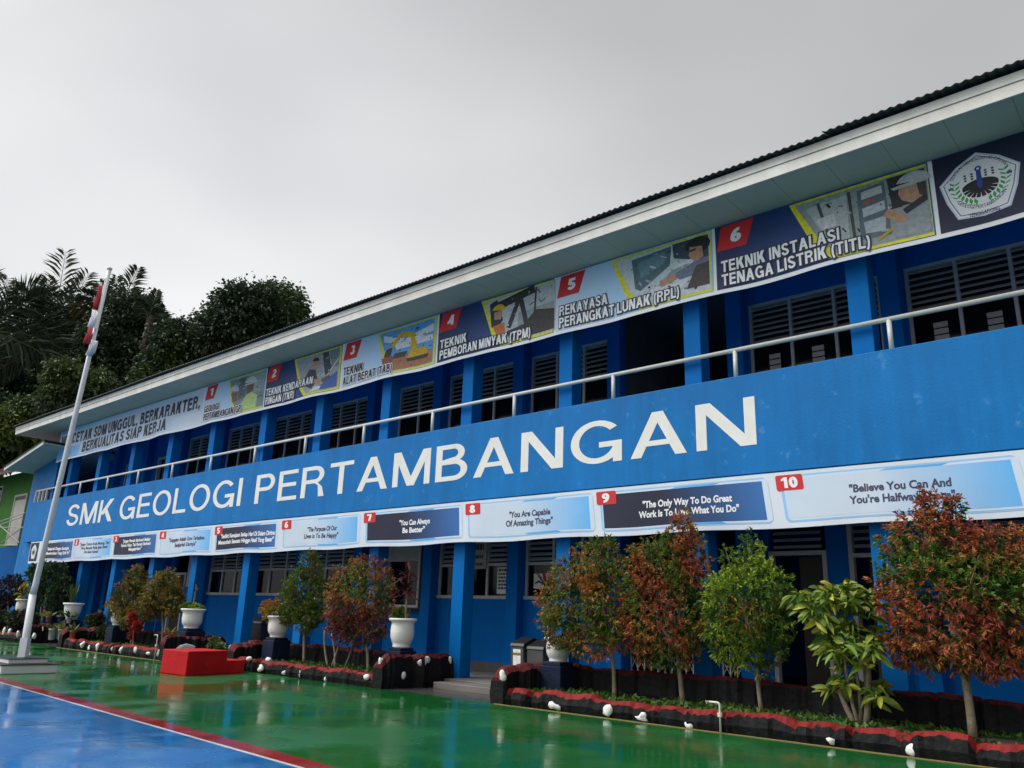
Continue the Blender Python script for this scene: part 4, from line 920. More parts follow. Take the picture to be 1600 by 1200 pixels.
SG = 'clipped shrubs in the planters'
def trunk(px, py, Y, tx, ty, r0=.045, r1=.03, bend=(.03, .02, 0), Y2=None):
    a = at(px, py, Y); a.z = .17; return bez(a, at(tx, ty, Y2 or Y), bend, 7), [.85 * (r0 + (r1 - r0) * i / 6) for i in range(7)]
# right planter
bushy('shrub', 'large bright red shrub at the right edge with a leaning trunk', 'shrub', (-2.4, 11.0, .2), [lobe(1480, 940, 105, 105, 11.0, .8), lobe(1560, 940, 75, 115, 11.0, .8), lobe(1455, 850, 75, 60, 11.0, .8), lobe(1462, 800, 32, 36, 11.0, .7), lobe(1440, 785, 10, 24, 11.0), lobe(1495, 795, 14, 30, 11.0), lobe(1430, 1000, 55, 50, 11.0), lobe(1560, 850, 60, 40, 11.0), lobe(1535, 1020, 60, 40, 11.0), lobe(1400, 900, 28, 60, 11.0)],
      1150, 11, .085, [(*RD, .36), (*OR, .20), (.26, .075, .04, .08), (*OL, .14), (*GR, .22)], 3, [trunk(1519, 1142, 11.0, 1488, 980, .06, .045)], SG)
bushy('shrub', 'green and lime shrub with no red, third tree from right', 'shrub', (-5.2, 11.3, .2), [lobe(1165, 950, 68, 75, 11.3), lobe(1130, 960, 38, 60, 11.3), lobe(1200, 930, 42, 55, 11.3), lobe(1172, 868, 22, 38, 11.3), lobe(1140, 872, 16, 26, 11.3), lobe(1192, 880, 14, 30, 11.3), lobe(1185, 1020, 34, 34, 11.3), lobe(1140, 1010, 32, 34, 11.3), lobe(1215, 980, 22, 40, 11.3)],
      640, 10, .085, [(*LM, .40), (*GR, .40), (.16, .19, .02, .14), (.24, .14, .02, .06)], 4, [trunk(1190, 1105, 11.3, 1184, 1010, .04, .03, (-.03, 0, 0))], SG, green=(.07, .14, .018))
bushy('shrub', 'dense orange red shrub with a conical top below banner nine', 'shrub', (-6.6, 11.4, .2), [lobe(1035, 960, 72, 70, 11.4), lobe(1000, 970, 42, 60, 11.4), lobe(1075, 950, 38, 70, 11.4), lobe(1040, 880, 62, 45, 11.4), lobe(1062, 840, 30, 38, 11.4), lobe(1068, 815, 16, 24, 11.4), lobe(1010, 880, 36, 36, 11.4), lobe(1090, 880, 22, 50, 11.4), lobe(1035, 1020, 60, 28, 11.4)],
      900, 10, .08, [(*RD, .24), (*OR, .30), (.24, .16, .035, .24), (*GR, .22)], 8, [trunk(1067, 1088, 11.4, 1057, 1005, .05, .038, (0, 0, 0))], SG)
bushy('shrub', 'broad orange and olive shrub over the pot beside the bins', 'shrub', (-7.7, 11.2, .2), [lobe(905, 950, 58, 70, 11.2), lobe(935, 880, 40, 42, 11.2), lobe(945, 855, 20, 24, 11.2), lobe(955, 940, 48, 75, 11.2), lobe(872, 978, 32, 36, 10.95), lobe(890, 895, 30, 34, 11.2), lobe(925, 1005, 46, 28, 10.95), lobe(860, 940, 24, 40, 11.2)],
      760, 10, .08, [(*OR, .28), (*OL, .30), (.24, .085, .035, .10), (*GR, .24), (.22, .20, .03, .08)], 9, [trunk(960, 1081, 11.2, 955, 1010, .045, .032, (.02, 0, 0))], SG)
# middle planter
bushy('shrub', 'round dark red shrub on several thin trunks before the notice board', 'shrub', (-14.8, 11.0, .2), [lobe(560, 925, 52, 52, 11.0), lobe(548, 955, 42, 40, 11.0), lobe(575, 890, 30, 28, 11.0), lobe(600, 930, 22, 44, 11.0), lobe(585, 975, 28, 30, 11.0), lobe(525, 940, 18, 34, 11.0), lobe(560, 985, 42, 26, 11.0), lobe(535, 975, 28, 28, 11.0)],
      620, 10, .085, [(.20, .05, .035, .42), (*OR, .22), (*OL, .14), (*GR, .22)], 10, [trunk(576, 1036, 11.0, 568, 980, .04, .03), trunk(518, 1032, 11.0, 533, 985, .028, .02), trunk(514, 1032, 11.0, 507, 985, .03, .02, (-.05, 0, 0)), trunk(524, 1033, 11.0, 518, 990, .03, .02), trunk(540, 1020, 11.3, 556, 985, .025, .02)], SG)
bushy('shrub', 'tall green conical shrub behind the orange tipped pot bush', 'shrub', (-17.0, 11.1, .2), [lobe(475, 925, 34, 42, 11.1), lobe(484, 885, 20, 26, 11.1), lobe(488, 868, 9, 12, 11.1), lobe(458, 945, 26, 30, 11.1), lobe(495, 945, 18, 34, 11.1), lobe(480, 965, 26, 22, 11.1)],
      480, 9, .09, [(.13, .15, .022, .45), (*GR, .40), (.20, .12, .02, .15)], 12, [trunk(476, 1026, 11.1, 476, 960, .04, .03, (0, 0, 0))], SG, green=(.045, .11, .015))
bushy('potted_bush', 'orange tipped bush spilling over the white bowl pot', 'bush', tuple(pots['c'][1]), [lobe(432, 955, 24, 20, 11.1), lobe(418, 950, 12, 14, 11.1), lobe(447, 958, 14, 18, 11.1)], 170, 9, .085, [(*OR, .4), (*OL, .4), (*GR, .2)], 13, [([pots['c'][1] + Vector((0, 0, -.12)), pots['c'][1] + Vector((.03, 0, .12))], [.03, .025])], None)
# left planter
bushy('shrub', 'cone shaped olive brown shrub, leftmost of the clipped ones', 'shrub', (-25.5, 11.1, .2), [lobe(202, 935, 28, 32, 11.1), lobe(212, 905, 20, 24, 11.1), lobe(216, 890, 9, 12, 11.1), lobe(185, 948, 18, 20, 11.1), lobe(215, 960, 18, 22, 11.1), lobe(205, 965, 20, 20, 11.1)],
      420, 9, .10, [(*OL, .45), (.18, .08, .02, .25), (.09, .10, .02, .30)], 14, [trunk(206, 1004, 11.1, 205, 965, .04, .035, (0, 0, 0))], SG)
bushy('shrub', 'egg shaped olive shrub on a thin bare stem by the white bell pot', 'shrub', (-23.3, 11.1, .2), [lobe(253, 930, 33, 34, 11.1), lobe(262, 905, 20, 18, 11.1), lobe(240, 945, 22, 24, 11.1), lobe(272, 935, 18, 26, 11.1)],
      440, 9, .10, [(*OL, .55), (.20, .10, .02, .25), (.10, .11, .02, .20)], 15, [trunk(256, 995, 11.1, 254, 955, .035, .03, (.02, 0, 0))], SG)
bushy('shrub', 'small scarlet shrub in front of the cone shaped olive shrub', 'shrub', (-24.7, 10.8, .2), [lobe(207, 968, 7, 15, 10.8), lobe(215, 978, 8, 8, 10.8), lobe(206, 990, 6, 8, 10.8)], 90, 8, .10, [(.42, .025, .022, .7), (.2, .04, .02, .3)], 16, [trunk(209, 1004, 10.8, 209, 975, .02, .015, (0, 0, 0))], SG, green=(.10, .03, .015))
# broad leaved shrub
def broad(name, label, base, clumps, L, cols, stems, seed, group=None, per=11):
    t = thing(name, label, 'shrub', base, group); r = np.random.default_rng(seed); Pn, Dn, Cn, Ln = [], [], [], []
    for c in clumps:
        for j in range(per):
            a = r.uniform(0, 6.283); el = r.uniform(-.5, .9); Pn.append(np.array(c) + r.normal(0, .03, 3)); Dn.append([math.cos(a) * math.cos(el), math.sin(a) * math.cos(el), math.sin(el)]); Cn.append(np.array(cols[r.integers(len(cols))]) * r.uniform(.7, 1.2)); Ln.append(L * r.uniform(.65, 1.1))
    leaf_mesh(np.array(Pn), np.array(Dn), np.array(Ln), np.array(Ln) * .20, np.array(Cn), droop=.42, oval=True).build('crown', 'leaf', t)
    for pts, rad in stems: MB().tube(pts, rad, 8).build('trunk', 'bark', t, smooth=True)
    return t
r = np.random.default_rng(44); cl = []
for x, y, rx, ry, n in ((1310, 925, 56, 16, 22), (1285, 945, 34, 18, 10), (1345, 955, 22, 30, 10), (1315, 985, 45, 22, 14), (1290, 1010, 28, 14, 6), (1335, 1020, 32, 22, 9), (1320, 1065, 22, 14, 6), (1370, 1085, 14, 10, 4), (1360, 1000, 16, 16, 5)):
    for _ in range(n):
        p = at(x + r.normal(0, .5) * rx, y + r.normal(0, .5) * ry, 11.0 + r.normal(0, .22)); cl.append(tuple(p))
broad('broadleaf_shrub', 'leggy shrub with big yellow green leaves left of the red shrub', (-3.8, 11, .2), cl, .23, [(.11, .19, .03), (.17, .26, .04), (.07, .14, .022), (.40, .40, .05), (.24, .30, .05)],
      [trunk(1338, 1126, 11.0, 1306, 1040, .05, .028, (-.06, 0, 0)), trunk(1352, 1126, 11.0, 1356, 1010, .05, .03, (.02, 0, 0)), trunk(1345, 1126, 11.05, 1330, 1020, .035, .022), trunk(1342, 1126, 10.95, 1322, 970, .03, .016, (-.08, 0, 0)), trunk(1350, 1120, 11.1, 1345, 960, .03, .018)], 21)

# pot plants
p = pots['b'][1]; strappy('dracaena', 'dark red spiky dracaena growing from the tall white urn', 'plant', (p.x + .12, p.y, p.z - .05), 60, .48, .026, [(.075, .012, .018), (.11, .02, .025), (.05, .012, .016)], (-.2, 1.4), .35, stem=.95)
p = pots['b'][1]; bushy('potted_bush', 'small olive filler bush at the foot of the red dracaena', 'bush', (p.x - .1, p.y, p.z), [(p.x - .05, p.y, p.z + .08, .2, .2, .14)], 60, 8, .08, [(*OL, .5), (*GR, .5)], 31, [])
p = pots['a'][1]; bushy('potted_bush', 'flat fresh green bush filling the white bell pot', 'bush', (p.x, p.y, p.z), [(p.x, p.y, p.z + .06, .3, .28, .10)], 110, 8, .08, [(*GR, .7), (*LM, .3)], 32, [], green=(.05, .12, .018))
strappy('dracaena', 'thin bare dark dracaena stalk in the white bell pot', 'plant', (p.x + .1, p.y, p.z), 12, .25, .018, [(.05, .02, .025)], (.4, 1.4), .2, stem=.62)
p = pots['e'][1]; strappy('snake_plant', 'upright yellow green snake plant in the pot by the flagpole', 'plant', (p.x, p.y, p.z - .03), 16, .85, .035, [(.12, .13, .02), (.06, .09, .02)], (1.1, 1.5), .08)
p = pots['g'][1]; cl = [tuple(at(x, y, 11.2)) for x, y in ((40, 912), (44, 922), (36, 918), (46, 908), (33, 928), (41, 930))]
broad('croton', 'yellow croton leaning out of the pot left of the flagpole', tuple(p), cl, .34, [(.34, .26, .02), (.22, .22, .02), (.10, .13, .02)], [([p + Vector((0, 0, -.1)), at(40, 915, 11.2)], [.03, .02])], 51, per=7)
p = at(845, 900, 11.0); strappy('dracaena', 'purple red dracaena rising behind the broad orange shrub', 'plant', tuple(at(853, 918, 11.3)), 14, .52, .03, [(.10, .018, .03), (.07, .015, .02)], (.5, 1.45), .15)
strappy('bromeliad', 'yellow spiky bromeliad beside the bare stem of the egg shaped shrub', 'plant', tuple(at(265, 992, 10.9)), 14, .32, .02, [(.32, .24, .02), (.2, .18, .02)], (.4, 1.2), .2)
# far left corner plants
def far_bush(label, lobes, shoots, pal, seed, stems=(), name='bush', L=.15, green=(.02, .045, .014)):
    b = lobes[0]; return bushy(name, label, 'bush', (b[0], b[1], .2), lobes, shoots, 9, L, pal, seed, list(stems), None, green=green)
far_bush('tall dark green bush with forked bare trunks right of the flagpole', [lobe(78, 905, 28, 26, 11.3), lobe(92, 925, 20, 30, 11.3), lobe(62, 895, 22, 18, 11.3), lobe(88, 890, 22, 14, 11.3), lobe(72, 940, 14, 20, 11.4)], 330, [(.022, .055, .016, .7), (.04, .08, .02, .3)], 61,
         [trunk(62, 975, 11.2, 66, 920, .04, .025), trunk(63, 975, 11.2, 74, 915, .035, .02, (.1, 0, 0))])
far_bush('dark purple leaved bush in front of the low blue wall', [lobe(12, 925, 20, 26, 11.6), lobe(26, 915, 10, 22, 11.6), lobe(2, 950, 14, 26, 11.6)], 170, [(.035, .012, .018, .6), (.05, .02, .02, .4)], 62, [trunk(12, 985, 11.6, 12, 940)], green=(.02, .02, .015))
far_bush('low tangle of dark leaves along the leftmost planter', [lobe(25, 965, 30, 12, 11.0), lobe(50, 970, 14, 10, 11.0), lobe(0, 968, 20, 14, 11.0)], 150, [(.025, .05, .015, .8), (.05, .03, .02, .2)], 63)
far_bush('dark green bush crowding the doorway behind the left olive shrub', [lobe(150, 970, 14, 14, 11.4), lobe(165, 985, 16, 10, 11.2), lobe(140, 985, 12, 8, 11.2)], 120, [(.03, .06, .015, .8), (.08, .05, .02, .2)], 64)
far_bush('pale flowering weed growing behind the red podium', [lobe(337, 1004, 11, 9, 10.2), lobe(345, 1012, 9, 7, 10.2)], 60, [(.28, .30, .16, .5), (.10, .14, .04, .5)], 65, L=.10, green=(.08, .12, .03))
# small pots in the gap left of the olive shrubs
r = np.random.default_rng(5)
for (px, py, h, wd_, m, lab) in ((80, 1000, 17, 12, 'pot_grey', 'grey clay pot with dark rosette, leftmost in the row of small pots'), (95, 1001, 17, 12, 'pot_grey', 'grey clay pot with yellow striped leaves, middle of the small pots'), (112, 1001, 15, 10, 'terracotta', 'brown clay pot, rightmost of the row of small pots'),
        (106, 1006, 10, 11, 'terracotta', 'small bright terracotta pot standing in front of the row'), (75, 972, 8, 8, 'terracotta', 'small terracotta pot with one upright yellow leaf'), (96, 972, 9, 16, 'bin_black', 'wide dark pot of red leaved seedlings'), (107, 974, 9, 8, 'pot_grey', 'little grey pot standing below the white bell pot')):
    Y = 10.45 if py > 990 else 11.0
    b = at(px, py, Y); q = ppm(b); 
    t = thing('small_pot', lab, 'pot', (b.x, Y, max(.01, b.z)), 'small plant pots beside the left planter'); z0 = max(.008, b.z) if py > 990 else b.z
    R0 = wd_ / q / 2; H = h / q
    MB().lathe([(R0 * .68, z0), (R0 * .74, z0 + H * .1), (R0 * .95, z0 + H * .85), (R0 * 1.06, z0 + H * .87), (R0 * 1.06, z0 + H), (R0 * .9, z0 + H), (R0 * .85, z0 + H * .85), (.01, z0 + H * .84)], b.x, Y, 18).build('bowl', m, t, smooth=True)
    n = 14; P0_ = np.tile([b.x, Y, z0 + H * .9], (n, 1)); dd = r.normal(size=(n, 3)) * [.7, .7, .3] + [0, 0, .8]; cc = np.tile([.06, .10, .025] if 'yellow' not in lab else [.22, .22, .04], (n, 1)) * r.uniform(.6, 1.4, (n, 1)); ll = r.uniform(.2, .45, n)
    leaf_mesh(P0_, dd, ll, ll * .12, cc).build('foliage', 'leaf', t)

# ------------------------------------------------------------------ podium, flagpole, bins, taps, notice board
t = thing('podium', 'red painted stepped podium block standing on the wet green court', 'podium', (-16.52, 9.1, .008))
pm = MB(); q = lambda u, v: (-17.01 + .97 * u - .27 * v, 8.44 + .05 * u + 1.47 * v)
prof = [(0, .009), (1, .009), (1, .275), (.67, .275), (.67, .478), (0, .478)]
pm.v = [(*q(u, v), z) for u in (0, 1) for v, z in prof]
pm.f = [tuple(range(6)), tuple(range(11, 5, -1))] + [(i, i + 6, (i + 1) % 6 + 6, (i + 1) % 6) for i in range(6)]; pm.mi = [0] * 8
pm.build('block', 'podium_red', t, bevel=.014)
t = thing('flagpole', 'white flagpole leaning slightly on a stepped white base', 'flagpole', (-18.1, 6.15, .02))
mb = MB().box(-18.6, -17.6, 5.65, 6.65, .009, .17); mb.build('plinth', 'pole_white', t, bevel=.02)
MB().box(-18.63, -17.57, 5.62, 6.68, .171, .185).build('plinth_edge', 'bin_black', t)
MB().box(-18.45, -17.75, 5.80, 6.50, .186, .27).build('plinth_step', 'pole_white', t, bevel=.015)
MB().box(-18.47, -17.73, 5.78, 6.52, .271, .282).build('plinth_edge', 'bin_black', t)
b0 = Vector((-18.1, 6.15, .283)); b2 = at(51.5, 928, 6.15); b3 = at(55.5, 914, 6.15); b4 = at(171, 422, 6.15)
bs = at(40.5, 997, 6.15)
MB().tube([b0, bs], [.10, .10], 4).build('sleeve', 'pole_white', t)
MB().tube([b0 + Vector((0, 0, .01)), bs, b2], [.07, .07, .068], 16).build('lower_tube', 'pole_white', t, smooth=True)
MB().tube([b2 - Vector((0, 0, .02)), b3, b3.lerp(b4, .5), b4], [.068, .058, .052, .042], 16).build('upper_tube', 'pole_white', t, smooth=True)
MB().lathe([(.03, b4.z), (.055, b4.z + .01), (.055, b4.z + .05), (.02, b4.z + .07)], b4.x, b4.y, 12).build('finial', 'pole_white', t, smooth=True)
rp = [b3.lerp(b4, u) + Vector((.07 * math.sin(u * 3.1) + .045, -.05, 0)) for u in np.linspace(.02, .97, 14)]
MB().tube(rp, .008, 5).build('rope', 'pole_white', t)
t = thing('flag', 'red and white flag hanging limp beside the top of the flagpole', 'flag', tuple(at(158, 455, 6.1)))
def fl(rowsx, m, name):
    V, Fc = [], []; nn = 7
    for j, (xl, xr, y) in enumerate(rowsx):
        for k in range(nn):
            u = k / (nn - 1); p = at(xl + (xr - xl) * u, y, 6.1); p.y += .07 * math.sin(u * 9 + j * .9); V.append(p)
    for j in range(len(rowsx) - 1):
        for k in range(nn - 1): Fc.append((j * nn + k, j * nn + k + 1, (j + 1) * nn + k + 1, (j + 1) * nn + k))
    o = MB().add(V, Fc).build(name, m, t, smooth=True); s = o.modifiers.new('thick', 'SOLIDIFY'); s.thickness = .004
fl([(157, 160, 447), (152, 158, 462), (148, 156, 475), (146, 153, 485)], 'flag_red', 'red_stripe')
fl([(146, 153, 485), (142, 151, 498), (138, 148, 512)], 'flag_white', 'white_stripe')
fl([(138, 148, 512), (134, 145, 525), (131, 141, 537)], 'flag_red', 'red_fold')
fl([(147, 149, 532), (144, 148, 540), (140, 145, 550), (137, 141, 556)], 'flag_white', 'white_tail')
def tap(label, x, y, z, turn):
    t = thing('tap_pipe', label, 'tap', (x, y, 0), 'standpipe taps at the planter kerbs')
    MB().tube([(x, y, .009), (x, y, z - .03), (x - .008 * turn, y, z - .008), (x - .03 * turn, y, z), (x - .14 * turn, y, z)], .013, 10).build('pipe', 'pipe_white', t, smooth=True)
    MB().box(x - .18 * turn - .009, x - .18 * turn + .009, y - .010, y + .010, z - .025, z + .010).tube([(x - .14 * turn, y, z), (x - .20 * turn, y, z)], .010, 8).build('spout', 'pot_grey', t)
    MB().lathe([(.03, z * .55), (.03, z * .55 + .05)], x, y, 10).build('joint', 'pipe_white', t)
tap('white plastic tap pipe bent left in front of the right planter', at(1126, 1147, YK - .13).x, YK - .13, .38, 1)
tap('thin white tap pipe just left of the red podium', at(241, 1030, YK - .13).x, YK - .13, .62, 1)
def bin_(label, x, y, w_, h, m, sticker=None):
    t = thing('trash_bin', label, 'bin', (x, y, FL))
    MB().prism_x([(y - .22, FL + .001), (y + .22, FL + .001), (y + .25, FL + h), (y - .25, FL + h)], x - w_ / 2, x + w_ / 2).build('body', m, t, bevel=.015)
    MB().prism_x([(y - .27, FL + h + .001), (y + .27, FL + h + .001), (y + .24, FL + h + .13), (y + .05, FL + h + .17), (y - .24, FL + h + .06)], x - w_ / 2 - .02, x + w_ / 2 + .02).build('lid', 'bin_black', t, bevel=.015)
    if sticker:
        k = MB().add([(x - w_ * .30, y - .242, FL + h * .48), (x + w_ * .30, y - .242, FL + h * .48), (x + w_ * .30, y - .252, FL + h * .93), (x - w_ * .30, y - .252, FL + h * .93)], [(0, 1, 2, 3)]).build('label_sheet', 'stone_white', t)
        MB().add([(x - w_ * .29, y - .251, FL + h * .76), (x + w_ * .29, y - .251, FL + h * .76), (x + w_ * .29, y - .256, FL + h * .83), (x - w_ * .29, y - .256, FL + h * .83)], [(0, 1, 2, 3)]).build('yellow_band', 'yellow_edge', k)
    return t
bin_('dark bin with a white and yellow notice by the entrance', at(821, 1000, 12.55).x, 12.55, .32, .66, 'bin_grey', True)
bin_('grey bin half hidden by the broad orange shrub', at(846, 1010, 12.55).x, 12.60, .40, .62, 'bin_grey')
for px, lab in ((388, 'black lidded bin nearest the column, leftmost of three behind the kerb'), (401, 'black lidded bin between two others behind the kerb'), (413, 'black lidded bin tight against the orange tipped pot bush')):
    b = bin_(lab, at(px, 985, 12.9).x, 12.9, .42, .80, 'bin_black'); b['group'] = 'three black bins'
t = thing('notice_board', 'tall glazed notice board with maroon frame on the ground floor wall', 'notice board', (-15.95, 13.9, 1.5))
MB().box(-16.85, -15.05, 13.72, 13.745, 1.50, 1.56).box(-16.85, -15.05, 13.72, 13.745, 2.98, 3.05).box(-16.85, -16.79, 13.72, 13.745, 1.561, 2.979).box(-15.11, -15.05, 13.72, 13.745, 1.561, 2.979).build('frame', 'window_frame', t)
MB().box(-16.88, -15.02, 13.747, 13.98, 1.47, 3.08).build('case', 'maroon', t)
MB().box(-16.78, -15.12, 13.725, 13.744, 2.62, 2.975).build('header_panel', 'grey_panel', t)
for i, (x, z, w_, h, m) in enumerate(((-16.6, 2.1, .5, .45, 'grey_panel'), (-16.0, 2.05, .42, .5, 'curtain'), (-15.5, 2.1, .4, .4, 'grey_panel'), (-15.45, 1.62, .5, .14, 'pot_grey'), (-15.5, 1.80, .45, .22, 'yellow_edge'), (-16.2, 1.62, .4, .3, 'flag_red'))):
    MB().box(x - w_ / 2, x + w_ / 2, 13.738, 13.7445, z, z + h).build('paper', m, t)
MB().box(-16.78, -15.12, 13.722, 13.724, 1.562, 2.618).build('pane', 'window_glass', t)
# paper signs in the staff room windows
def lines(x0, x1, z, n, h, y, seed):
    r = np.random.default_rng(seed); mb = MB()
    x = x0
    while x < x1 - .02:
        w_ = r.uniform(.03, .09); mb.box(x, min(x + w_, x1), y - .002, y, z, z + h); x += w_ + .018
    return mb
t = thing('paper_sign', 'pale printed board across the upper left of the staff room window', 'sign', (-13.2, 13.98, 2.7))
MB().box(-13.86, -13.03, 13.966, 13.982, 2.42, 3.15).build('board', 'grey_panel', t)
for k, (z, h) in enumerate(((2.86, .14), (2.66, .08), (2.50, .06))): lines(-13.6, -13.12, z, 8, h, 13.964, k).build('print_line', 'bin_black', t)
t = thing('poster', 'white printed poster in the lower pane of the staff room window', 'poster', (-12.6, 14.03, 2))
MB().box(-12.72, -12.28, 14.030, 14.036, 1.86, 2.45).build('sheet', 'stone_white', t)
for k in range(6): lines(-12.68, -12.32, 2.36 - k * .08, 5, .045 if k else .06, 14.028, 10 + k).build('print_line', 'bin_black' if k else 'maroon', t)
t = thing('poster', 'small white sheet with a dark curved drawing in the window', 'poster', (-11.4, 14.03, 2.1))
MB().box(-11.62, -11.26, 14.030, 14.036, 1.98, 2.30).build('sheet', 'stone_white', t)
MB().tube([(-11.58, 14.027, 2.08), (-11.48, 14.027, 2.13), (-11.38, 14.027, 2.10), (-11.29, 14.027, 2.02)], [.012, .02, .02, .008], 6).build('drawing', 'bin_black', t)

# ------------------------------------------------------------------ green neighbour building
G = thing('green_building', 'green painted neighbouring house with red roof and blue lower storey', 'building', (-45, 12.6, 0))
MB().box(-52, -38.6, 12.6, 20, 3.66, 7.1).build('wall', 'green_wall', G)
MB().box(-52.02, -38.5, 12.57, 20.02, 0, 3.658).build('lower_wall', 'green_low_blue', G)
MB().add([(-52.6, 11.6, 7.0), (-38.45, 11.6, 7.0), (-38.45, 16.4, 9.0), (-52.6, 16.4, 9.0), (-38.45, 21, 7.0), (-52.6, 21, 7.0)], [(0, 1, 2, 3), (3, 2, 4, 5)]).build('roof', 'red_roof', G).modifiers.new('thick', 'SOLIDIFY').thickness = -.06
MB().box(-52.55, -38.46, 11.62, 11.66, 6.80, 6.97).build('fascia', 'curtain', G)
d = MB().box(-41.75, -40.15, 12.53, 12.598, 5.93, 6.02).box(-41.75, -41.63, 12.53, 12.598, 3.7, 5.929).box(-40.27, -40.15, 12.53, 12.598, 3.7, 5.929).build('door', 'grey_panel', G)
MB().box(-41.629, -40.271, 12.55, 12.597, 3.7, 5.76).build('door_leaf', 'grey_panel', d); MB().box(-41.629, -40.271, 12.56, 12.597, 5.761, 5.929).build('transom', 'door_brown', d)
d = MB().box(-45.2, -43.75, 12.55, 12.598, 5.6, 6.65).build('window', 'grey_panel', G)
MB().box(-45.1, -43.85, 12.53, 12.549, 5.7, 6.55).build('pane', 'window_glass', d)
t = thing('pipe_rack', 'thin pale pipe rack with cross braces before the green wall', 'pipe rack', (-41, 12.2, 3.7))
for a, b in (((0, 815), (40, 801)), ((0, 820), (36, 807)), ((0, 824), (38, 824)), ((0, 821), (30, 848)), ((2, 848), (35, 824)), ((0, 852), (28, 852))):
    MB().tube([at(*a, 12.2), at(*b, 12.2)], .022, 6).build('bar', 'pot_grey', t)

# ------------------------------------------------------------------ trees behind
def tree(name, label, base, lobes, n, L, cols, seed, trunk_r=.25, group='trees behind the school building', shell=.35, wid=.32):
    """lobes given as photo positions on the upright plane X = base X"""
    t = thing(name, label, 'tree', base, group); lb = []
    for x, y, rx, ry in lobes:
        p = atX(x, y, base[0]); q = ppm(p); lb.append((p.x, p.y, p.z, rx / q, rx / q, ry / q))
    n = int(n * 1.7); Pn, d, r = lobe_points(lb, n, shell); per = 5
    k = vnoise(Pn, .9, seed); k = (k.argsort().argsort() + .5) / len(k); cols = np.array(cols); cc = cols[np.clip((np.clip(k + NR.normal(0, .12, len(k)), 0, .999) * len(cols)).astype(int), 0, len(cols) - 1)]
    P2_ = np.repeat(Pn, per, 0) + NR.normal(0, L * .55, (n * per, 3)); dd = np.repeat(d, per, 0) + NR.normal(0, .6, (n * per, 3)) + [0, 0, -.15]
    L = L * .72; ln = L * NR.uniform(.6, 1.3, n * per); c2 = np.repeat(cc, per, 0) * NR.uniform(.7, 1.3, (n * per, 1))
    leaf_mesh(P2_, dd, ln, ln * wid, c2, droop=.3).build('crown', 'leaf_far', t)
    c = np.mean([[a[0], a[1], a[2]] for a in lb], 0); b = Vector((c[0], c[1], base[2]))
    tr = MB().tube([b, b.lerp(Vector(c), .6) + Vector((.3, .2, 0)), Vector(c)], [trunk_r, trunk_r * .75, trunk_r * .3], 8).build('trunk', 'bark_dark', t, smooth=True)
    for a in lb: MB().tube([b.lerp(Vector(c), .7), Vector(a[:3])], [trunk_r * .4, trunk_r * .12], 6).build('limb', 'bark_dark', tr)
    return t
V1, V2, V3, V4 = (.022, .046, .018), (.034, .070, .022), (.052, .100, .028), (.085, .13, .03)
tree('vine_covered_tree', 'tall dome shaped tree draped in vines beside the roof', (-47, 24, 2), [(405, 485, 62, 38), (440, 470, 40, 24), (365, 478, 32, 30), (455, 500, 28, 26), (355, 520, 50, 40), (410, 530, 60, 36), (345, 500, 20, 20)], 3600, .42, [V1, V2, V2, V3], 71, .4)
tree('vine_covered_tree', 'lower rounded vine clad tree between palm and tall dome tree', (-50, 25, 2), [(275, 540, 38, 32), (300, 565, 48, 34), (255, 560, 26, 34), (330, 560, 40, 34), (250, 600, 40, 40), (285, 520, 26, 22)], 2500, .42, [V1, V2, V3], 72, .3)
tree('broadleaf_tree', 'dark dense tree filling the gap under the right palm', (-60, 22, 1), [(200, 580, 60, 55), (160, 560, 36, 50), (230, 540, 30, 50), (130, 600, 50, 40), (250, 600, 30, 30), (180, 625, 60, 24), (215, 505, 28, 48), (190, 490, 26, 46), (236, 515, 18, 40), (150, 530, 26, 40)], 3000, .45, [V1, V1, V2], 73, .3)
tree('broadleaf_tree', 'dark tree at the left edge under the big palm', (-70, 22, 1), [(30, 590, 60, 50), (80, 560, 40, 50), (0, 560, 30, 50), (60, 620, 60, 30), (-30, 600, 40, 60)], 2800, .5, [V1, V1, V2], 74, .3)
tree('broadleaf_tree', 'lighter yellow green leafy tree in front of the left palms', (-58, 20, 1), [(45, 650, 34, 26), (80, 645, 32, 24), (15, 665, 30, 26), (100, 650, 20, 16), (50, 680, 40, 20)], 1900, .38, [V2, V3, V4, (.11, .15, .025)], 75, .2)
tree('broadleaf_tree', 'mid green leafy tree below the right palm near the flagpole', (-55, 18, 1), [(115, 610, 34, 26), (100, 585, 26, 22), (150, 600, 26, 20), (90, 620, 26, 20)], 1300, .38, [V2, V3, (.06, .10, .02)], 76, .2)
tree('broadleaf_tree', 'shadowed tree at the lower left edge behind the red roof', (-62, 20, 1), [(0, 700, 40, 30), (40, 690, 40, 22), (-20, 650, 30, 40)], 1200, .45, [V1, V2], 77, .2)
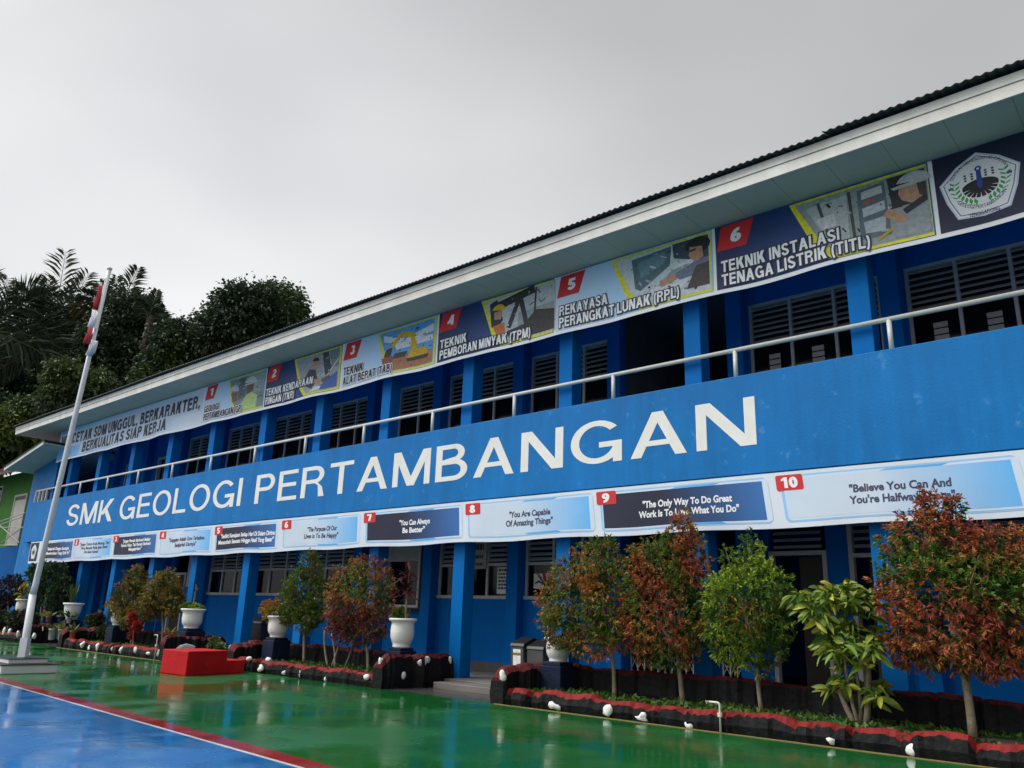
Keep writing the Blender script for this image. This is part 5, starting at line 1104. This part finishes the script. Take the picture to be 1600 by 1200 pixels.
def palm(label, hx, hy, X, fronds, L, seed, cols):
    h = atX(hx, hy, X); t = thing('palm_tree', label, 'palm tree', (h.x, h.y, 1.0), 'feathery palms behind the green house'); r = np.random.default_rng(seed)
    view = np.array(h) - [0, 0, CAM_Z]; view /= np.linalg.norm(view); right = np.cross(view, [0, 0, 1]); right /= np.linalg.norm(right)
    for (ang, ln, dr) in fronds:       # angle seen from the court, length, droop
        a = math.radians(ang); dep = r.uniform(-.35, .35); d = right * math.cos(a) + np.array([0, 0, 1.]) * math.sin(a) + view * dep; d /= np.linalg.norm(d); l = L * ln
        n = 16; rach = [np.array(h) + d * l * (i / (n - 1)) + np.array([0, 0, -dr * l * (i / (n - 1)) ** 2.0]) for i in range(n)]
        fr = MB().tube([Vector(p) for p in rach], [.07 - .06 * i / (n - 1) for i in range(n)], 5).build('frond', 'leaf_green_rib', t)
        Pn, Dn, Ln = [], [], []
        m = 46
        for i in range(m):
            u = .14 + .86 * i / m; q = u * (n - 1); k = min(int(q), n - 2); p = rach[k] + (rach[k + 1] - rach[k]) * (q - k); tg = rach[k + 1] - rach[k]; tg = tg / np.linalg.norm(tg)
            sd = np.cross(tg, view + r.normal(0, .25, 3)); sd /= np.linalg.norm(sd)
            for s in (-1, 1):
                Pn.append(p); Dn.append(sd * s * .75 + tg * (.55 + .4 * u) + np.array([0, 0, r.normal(-.05, .12)])); Ln.append(l * .30 * (math.sin(math.pi * (.12 + .80 * u)) ** .7) * r.uniform(.85, 1.1))
        Ln = np.array(Ln); c = np.tile(np.array(cols[r.integers(len(cols))]), (len(Ln), 1)) * r.uniform(.8, 1.2, (len(Ln), 1))
        leaf_mesh(np.array(Pn), np.array(Dn), Ln, np.full(len(Ln), .085), c, droop=.28).build('leaflets', 'leaf_far', fr)
    MB().tube([Vector((h.x, h.y, 1.0)), Vector((h.x + .2, h.y, h.z * .6)), h], [.3, .24, .2], 8).build('trunk', 'bark_dark', t, smooth=True)
mat('leaf_green_rib', (.06, .075, .025), .6, .1)
PG = [(.022, .042, .018), (.03, .055, .022), (.04, .065, .028)]
palm('large feathery palm with upright central frond left of the flagpole', 78, 545, -64, [(92, 1.0, .02), (100, .85, .08), (78, .9, .1), (65, .8, .3), (115, .8, .3), (130, .9, .5), (50, .85, .5), (35, .8, .6), (150, .9, .7), (20, .7, .7), (165, .7, .8), (-10, .6, .6), (200, .6, .6), (85, .7, .05), (105, .65, .15), (72, .65, .15)], 8.0, 81, PG)
palm('brownish topped palm rising right behind the flagpole tip', 178, 505, -62, [(95, .8, .1), (80, .85, .15), (110, .8, .2), (60, .8, .35), (125, .7, .4), (40, .8, .55), (20, .8, .75), (140, .6, .5), (-5, .7, .8), (160, .6, .6), (70, .7, .3), (100, .6, .2), (-30, .6, .5), (52, .7, .45)], 6.4, 82, PG + [(.10, .075, .03)])
palm('palm at the left edge with long arching fronds', -22, 520, -64, [(70, .9, .4), (50, 1.0, .5), (35, 1.05, .6), (20, 1.0, .6), (85, .9, .3), (100, .9, .3), (5, .9, .6), (60, .8, .3)], 8.5, 83, PG)
palm('slim dark palm with ragged crown left of the vine clad tree', 232, 500, -58, [(85, .55, .1), (60, .5, .6), (35, .5, .9), (110, .5, .5), (10, .5, .9), (140, .45, .7), (75, .5, .3), (-20, .5, .5), (-45, .5, .3)], 5.5, 84, PG)
